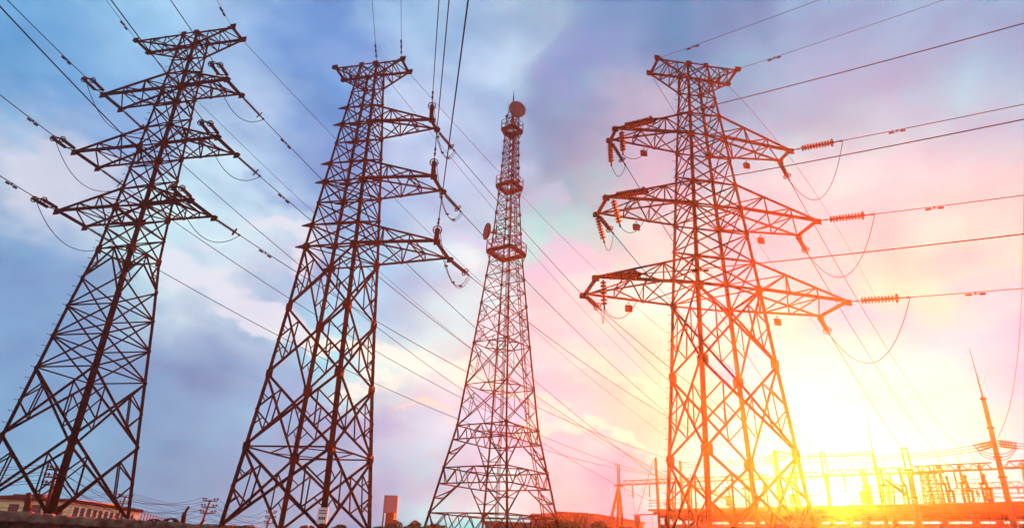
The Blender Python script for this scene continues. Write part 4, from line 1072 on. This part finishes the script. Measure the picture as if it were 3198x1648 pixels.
m = MB(); p = at(60, 1555, ay + 4); m.hexa([V((p.x - 5, p.y, ROOF + .43)), V((p.x + 4, p.y, ROOF + .43)), V((p.x + 4, p.y + 3, ROOF + .43)), V((p.x - 5, p.y + 3, ROOF + .43)), V((p.x - 4.5, p.y, ROOF + .55)), V((p.x + 3, p.y, ROOF + 1.15)), V((p.x + 3, p.y + 3, ROOF + 1.15)), V((p.x - 4.5, p.y + 3, ROOF + .55))])
m.build('lean_to_roof', M['timber'], bld, bo)
# distribution poles with three crossarms
def dpole(label, top, x_b, Y, arms, hw, r):
    p1 = at(*top, Y); p0 = V((p1.x + x_b, p1.y, TZ)); root = thing('utility_pole', p0, label, 'utility pole', 'small utility poles')
    m = MB(); m.tube([p0, p1], [r * 1.4, r], 8); m.build('shaft', M['timber'], root, p0)
    ends = []
    for z_ in arms:
        m = MB(); c_ = p1 - V((0, 0, z_)); dr = V((.98, .2, 0)); m.bar(c_ - dr * hw, c_ + dr * hw, .13); ao = m.build('crossarm', M['timber'], root, p0)
        for s_ in (-1, -.6, .6, 1):
            i_ = MB(); i_.lathe(c_ + dr * hw * s_ + V((0, 0, .05)), (0, 0, 1), [(0, .04), (.08, .04), (.1, .11), (.16, .10), (.19, .12), (.27, .09), (.32, .04)], 8); i_.build('insulator', M['porcelain'], ao, p0)
        ends.append((c_ - dr * hw + V((0, 0, .4)), c_ + dr * hw + V((0, 0, .4))))
    return ends
pA = dpole('nearest utility pole, partly hidden behind the front leg of the leftmost pylon', (178, 1455), .3, 62, (.3, .95, 1.6), .75, .13)
pB = dpole('utility pole with three crossarms standing clear between the two left pylons', (657, 1559), -.6, 88, (.15, .9, 1.6), .85, .12)
pC = dpole('thin utility pole beside the right leg of the leftmost pylon', (393, 1547), -.5, 95, (.15, 1.0, 1.8), .85, .12)
pD = dpole('small utility pole seen through the legs of the one sided pylon', (848, 1597), -.5, 105, (.15, .9, 1.6), .7, .12)
k_ = 0
def sag(a_, b_, s_, n=24): return [lerp(a_, b_, i / n) - V((0, 0, s_ * 4 * (i / n) * (1 - i / n))) for i in range(n + 1)]
for i, (ea, eb) in enumerate(zip(pA, pB)):
    for j in (0, 1):
        wire('thin line strung between the two nearest utility poles', sag(ea[j], eb[j], 1.9 + .2 * i), .022, 'utility lines between the near poles', name='utility_line', cat='wire')
        wire('thin line running left out of the picture from the nearest utility pole', sag(ea[j], ea[j] + V((-45, -3 + 2 * j, -1.6 - .4 * i)), 1.0), .022, 'utility lines at the left edge', name='utility_line', cat='wire')
        wire('thin line descending from the clear standing pole towards the one sided pylon', sag(eb[j], pD[i][j], 1.6), .022, 'utility lines behind the one sided pylon', name='utility_line', cat='wire')
for i in range(3):
    for j in (0, 1):
        wire('faint line from the thin pole by the leftmost pylon', sag(pC[i][j], pC[i][j] + V((45, 12, -4.6)), 1.2), .02, 'faint far utility lines', name='utility_line', cat='wire')
        wire('faint line running left from the thin pole above the yellow building', sag(pC[i][j], pC[i][j] + V((-45, 3, -.4)), 1.5), .02, 'faint far utility lines at left', name='utility_line', cat='wire')
# dead stump and debris beside the wall
def atw(x, y, back=1.0):
    d_ = pxdir(x, y); k2 = (WA + wn * back - V((0, 0, EYE))).dot(wn) / d_.dot(wn); return V((0, 0, EYE)) + d_ * k2
m = MB(); p = atw(572, 1630, 1.2); q = atw(575, 1605, 1.2); r_ = atw(583, 1590, 1.2); s_ = atw(590, 1579, 1.2)
m.tube([V((p.x, p.y, TZ)), p, q], [.20, .18, .16], 8); m.tube([q - V((.02, 0, .15)), r_, s_], [.10, .09, .05], 7)
m.tube([q, q + V((-.12, 0, .12))], [.09, .05], 6); m.tube([r_, r_ + V((.16, .05, .10))], [.05, .03], 6)
o = m.build('dead_stump', M['bark'], None, V((p.x, p.y, TZ))); tag(o, 'forked dead tree stump standing up behind the stone wall', 'stump')
m = MB(); p = at(86, 1600, 58.0); q = at(90, 1538, 58)
m.tube([V((p.x, p.y, TZ)), p, lerp(p, q, .55), q], [.34, .30, .24, .20], 9)
for an in range(12): c_ = lerp(p, q, .1 + an * .045); m.tube([c_, c_ + V((.34 * math.cos(an * 2.3), .34 * math.sin(an * 2.3), .18))], [.11, .05], 5)
o = m.build('lopped_trunk', M['bark'], None, V((p.x, p.y, TZ))); tag(o, 'lopped shaggy tree trunk standing in front of the yellow building', 'tree trunk')
for nm, x_, w_, h_, Y_ in (('left of two dark humps of debris on top of the stone wall', 481, .42, .14, .2), ('right and larger of two dark humps of debris on top of the stone wall', 534, .5, .2, .25)):
    c_ = atw(x_, 1626, Y_); m = MB(); n_ = 14
    vs = []; rr = random.Random(x_)
    for i in range(n_ + 1):
        u = math.pi * i / n_
        for j in (-1, 1):
            for rad in (1, .78): vs.append(c_ + wd * math.cos(u) * w_ * rad + V((0, 0, -.12 + math.sin(u) * (h_ + .12) * rad)) + wn * .22 * j)
    fs = []
    for i in range(n_): fs += [(4 * i + a_, 4 * i + 4 + a_, 4 * i + 4 + b_, 4 * i + b_) for a_, b_ in ((0, 2), (2, 3), (3, 1), (1, 0))]
    m.add(vs, fs + [(0, 2, 3, 1), tuple(4 * n_ + k for k in (0, 1, 3, 2))], True); o = m.build('debris_hump', M['redtrim'], None, c_); tag(o, nm, 'debris')
m = MB(); p, q = atw(624, 1634, .4), atw(641, 1622, .4); m.tube([p, lerp(p, q, .5) + V((0, 0, .03)), q], [.03, .09, .04], 6); o = m.build('broken_stick', M['bark'], None, p); tag(o, 'short broken stick leaning up from the wall top', 'stick')
# pale mesh fence far behind
f0, f1 = at(434, 1600, 108), at(512, 1622, 117)
root = thing('mesh_fence', V((f0.x, f0.y, TZ)), 'faint pale mesh fence beyond the end of the yellow building', 'fence')
m = MB(); n_ = 9
for i in range(n_ + 1): q = lerp(f0, f1, i / n_); m.bar(V((q.x, q.y, TZ)), q + V((0, 0, .3)), .12)
m.build('fence_post', M['timber'], root, V((f0.x, f0.y, TZ)))
m = MB()
for i in range(8): m.bar(V((f0.x, f0.y, lerp(TZ, f0.z, (i + 1) / 8))), V((f1.x, f1.y, lerp(TZ, f1.z, (i + 1) / 8))), .05)
m.build('wire_mesh', M['timber'], root, V((f0.x, f0.y, TZ)))

# ------------------------------------------------------------------ centre: billboard, sheds, bushes
bY = 100.0
def zb(x, y): return at(1080 + x * .16304, 1520 + y * .16304, bY)
c0 = zb(830, 640); root = thing('billboard', V((c0.x, c0.y, TZ)), 'pale blank billboard on two legs above the dark green bushes', 'billboard')
m = MB(); p = [zb(722, 482), zb(968, 485), zb(995, 165), zb(750, 160)]; q = [v + V((0, .7, 0)) for v in p]
m.hexa([p[0], p[1], q[1], q[0], p[3], p[2], q[2], q[3]]); m.build('panel', M['board'], root, V((c0.x, c0.y, TZ)))
m = MB()
for i in range(4): m.bar(p[i] - V((0, .05, 0)), p[(i + 1) % 4] - V((0, .05, 0)), .12)
m.build('panel_frame', M['pale'], root, V((c0.x, c0.y, TZ)))
for x_ in (712, 950):
    m = MB(); v = zb(x_ + 6, 486); w_ = zb(x_ - 10, 640); m.bar(lerp(v, w_, (v.z - TZ) / (v.z - w_.z)) + V((0, .35, 0)), v + V((0, .35, 0)), .2); m.build('leg', M['pale'], root, V((c0.x, c0.y, TZ)))
m = MB(); v = zb(835, 484); m.box((v.x, v.y + 1.2, (v.z + TZ) / 2), (.62, 0, 0), (0, .4, 0), (0, 0, (v.z - TZ) / 2)); m.build('centre_block', M['redblock'], root, V((c0.x, c0.y, TZ)))
def shed(label, x0_, x1_, ytop0, ytop1, Y0, Y1, dep):
    a_, b_ = at(x0_, ytop0, Y0), at(x1_, ytop1, Y1); root = thing('flat_roofed_shed', V((a_.x, a_.y, TZ)), label, 'shed', 'flat roofed sheds')
    d = V((b_.x - a_.x, b_.y - a_.y, 0)).normalized(); n_ = V((-d.y, d.x, 0)); n_ = n_ if n_.y > 0 else -n_
    zt = (a_.z + b_.z) / 2; lo = [V((v.x, v.y, TZ)) for v in (a_, b_)]
    m = MB(); m.hexa([lo[0], lo[1], lo[1] + n_ * dep, lo[0] + n_ * dep] + [V((v.x, v.y, zt)) for v in (lo[0], lo[1], lo[1] + n_ * dep, lo[0] + n_ * dep)]); m.build('wall', M['pale'], root, V((a_.x, a_.y, TZ)))
    m = MB(); o_ = V((0, 0, zt + .02)); v = [lo[0] - d * .3 - n_ * .3, lo[1] + d * .3 - n_ * .3, lo[1] + d * .3 + n_ * (dep + .3), lo[0] - d * .3 + n_ * (dep + .3)]
    m.hexa([V((k.x, k.y, zt + .01)) for k in v] + [V((k.x, k.y, zt + .28)) for k in v]); m.build('roof_edge', M['concrete'], root, V((a_.x, a_.y, TZ)))
shed('low flat roofed shed behind the foot of the radio mast', 1515, 1664, 1630, 1637, 108, 108, 9)
shed('taller flat roofed shed right of the radio mast foot behind bushes', 1664, 1824, 1613, 1611, 104, 104, 10)
shed('long flat roofed shed receding behind the A-frame support', 1855, 2010, 1609.5, 1634, 98, 116, 8)
# lattice boom sticking out right of the radio mast foot
p, q = at(1735, 1598, 92), at(1837, 1603, 92); m = MB(); dz = V((0, 0, 1.15))
for s_ in (-.5, .5):
    o_ = V((0, s_, 0)); m.bar(p + o_, q + o_, .16); m.bar(p + o_ - dz, lerp(p, q, .92) + o_ - dz, .1)
    for i in range(12):
        u0, u1 = lerp(p, q, i / 12), lerp(p, q, (i + 1) / 12); m.bar((u0 - dz if i % 2 else u0) + o_, (u1 if i % 2 else u1 - dz) + o_, .14 if i % 2 else .08)
for x_ in (.02, .9): v = lerp(p, q, x_); m.bar(V((v.x, v.y, TZ)), v - dz, .2)
o = m.build('lattice_gangway', M['steel'], None, V((p.x, p.y, TZ))); tag(o, 'lattice gangway roof sticking out right of the radio mast foot', 'gangway')
# bushes: stems carrying many small leaf faces in uneven clumps
def bush(label, x_, ytop, Y, w, h0=None, seed=1, n=2600, leaf=.17, dens=.75):
    c_ = at(x_, ytop, Y); h = c_.z - TZ; rr = random.Random(seed); base = V((c_.x, c_.y, TZ)); root = thing('bush', base, label, 'bush', 'bushes and small trees along the horizon')
    m = MB(); clumps = []
    for i in range(int(9 + w * 2.2)):
        a_ = rr.uniform(0, 6.283); rad = rr.uniform(0, 1) ** .6; zz_ = rr.uniform(.25, 1.0)
        lim = math.sqrt(max(0.05, 1 - max(0, zz_ - .3) ** 2 / .62)); cs_ = rr.uniform(.16, .34) * min(h, w)
        q = base + V((math.cos(a_) * w * rad * lim, math.sin(a_) * w * .7 * rad * lim, max(.4, h * zz_ - cs_ * .8))); clumps.append((q, cs_))
        m.tube([base + V((rr.uniform(-.2, .2), rr.uniform(-.2, .2), 0)), lerp(base, q, .5) + V((rr.uniform(-.3, .3), 0, .3)), q], [.09, .06, .02], 5)
    m.build('stem', M['bark'], root, base)
    m = MB()
    for i in range(n):
        q, cs_ = clumps[rr.randrange(len(clumps))]
        while True:
            v = V((rr.uniform(-1, 1), rr.uniform(-1, 1), rr.uniform(-1, 1)))
            if .2 < v.length < 1: break
        v = v.normalized() * (v.length ** .5); p_ = q + V((v.x * cs_ * 1.15, v.y * cs_ * 1.15, v.z * cs_ * .85))
        if p_.z < TZ: continue
        s_ = leaf * rr.uniform(.6, 1.5); x2 = V((rr.uniform(-1, 1), rr.uniform(-1, 1), rr.uniform(-1, 1))).normalized(); y2 = x2.cross(V((rr.uniform(-1, 1), rr.uniform(-1, 1), rr.uniform(-1, 1)))).normalized()
        m.add([p_ - x2 * s_, p_ - y2 * s_ * .55 + x2 * s_ * .1, p_ + x2 * s_, p_ + y2 * s_ * .55 + x2 * s_ * .1], [(0, 1, 2, 3)])
    m.build('foliage', M['leaf'], root, base)
for i, (lb, x_, y_, Y_, w_, n_) in enumerate((('broad rounded bush in front of the billboard', 1250, 1622, 84, 3.4, 5200), ('bush at the right flank of the billboard bush', 1312, 1625, 86, 2.2, 2400), ('low bush left of the billboard', 1196, 1636, 82, 2.0, 1800), ('thin airy shrub left of the radio mast leg', 1345, 1634, 74, 1.5, 900), ('small ragged bush at the left foot of the radio mast', 1385, 1640, 72, 1.6, 1200),
      ('big dense bush in front of the taller shed', 1770, 1618, 76, 3.0, 5200), ('bush joining the big dense one on its left', 1715, 1630, 78, 2.4, 2600), ('bush joining the big dense one on its right', 1815, 1622, 80, 2.2, 2400), ('rounded bush between the sheds and the A-frame support', 1880, 1624, 78, 2.2, 3400), ('low bush at the foot of the A-frame support', 1935, 1640, 76, 2.0, 1500), ('small bush beside the square stub post', 1972, 1641, 74, 1.2, 900),
      ('small bush at the foot of the one sided pylon', 1062, 1638, 66, 1.2, 800), ('grassy tuft of a bush behind the wall end', 768, 1640, 60, 1.3, 700), ('sparse twiggy bush between the legs of the one sided pylon', 970, 1634, 70, 1.2, 420))):
    bush(lb, x_, y_, Y_, w_, None, 20 + i, n_)

#@@MORE
# ------------------------------------------------------------------ haze
hz = MB(); hz.box((-3, 45, 23.0), (97, 0, 0), (0, 75, 0), (0, 0, 24.6))
ho = hz.build('haze', M['wire'], None, V((0, 0, 0))); ho['kind'] = 'stuff'
hm = bpy.data.materials.new('haze'); hm.use_nodes = True
t = hm.node_tree
for q in list(t.nodes): t.nodes.remove(q)
ho_ = t.nodes.new('ShaderNodeOutputMaterial'); pv = t.nodes.new('ShaderNodeVolumePrincipled')
pv.inputs['Color'].default_value = (0.92, 0.80, 0.74, 1)
pv.inputs['Density'].default_value = 0.00056
pv.inputs['Anisotropy'].default_value = 0.87
t.links.new(pv.outputs[0], ho_.inputs['Volume'])
ho.data.materials.clear(); ho.data.materials.append(hm)
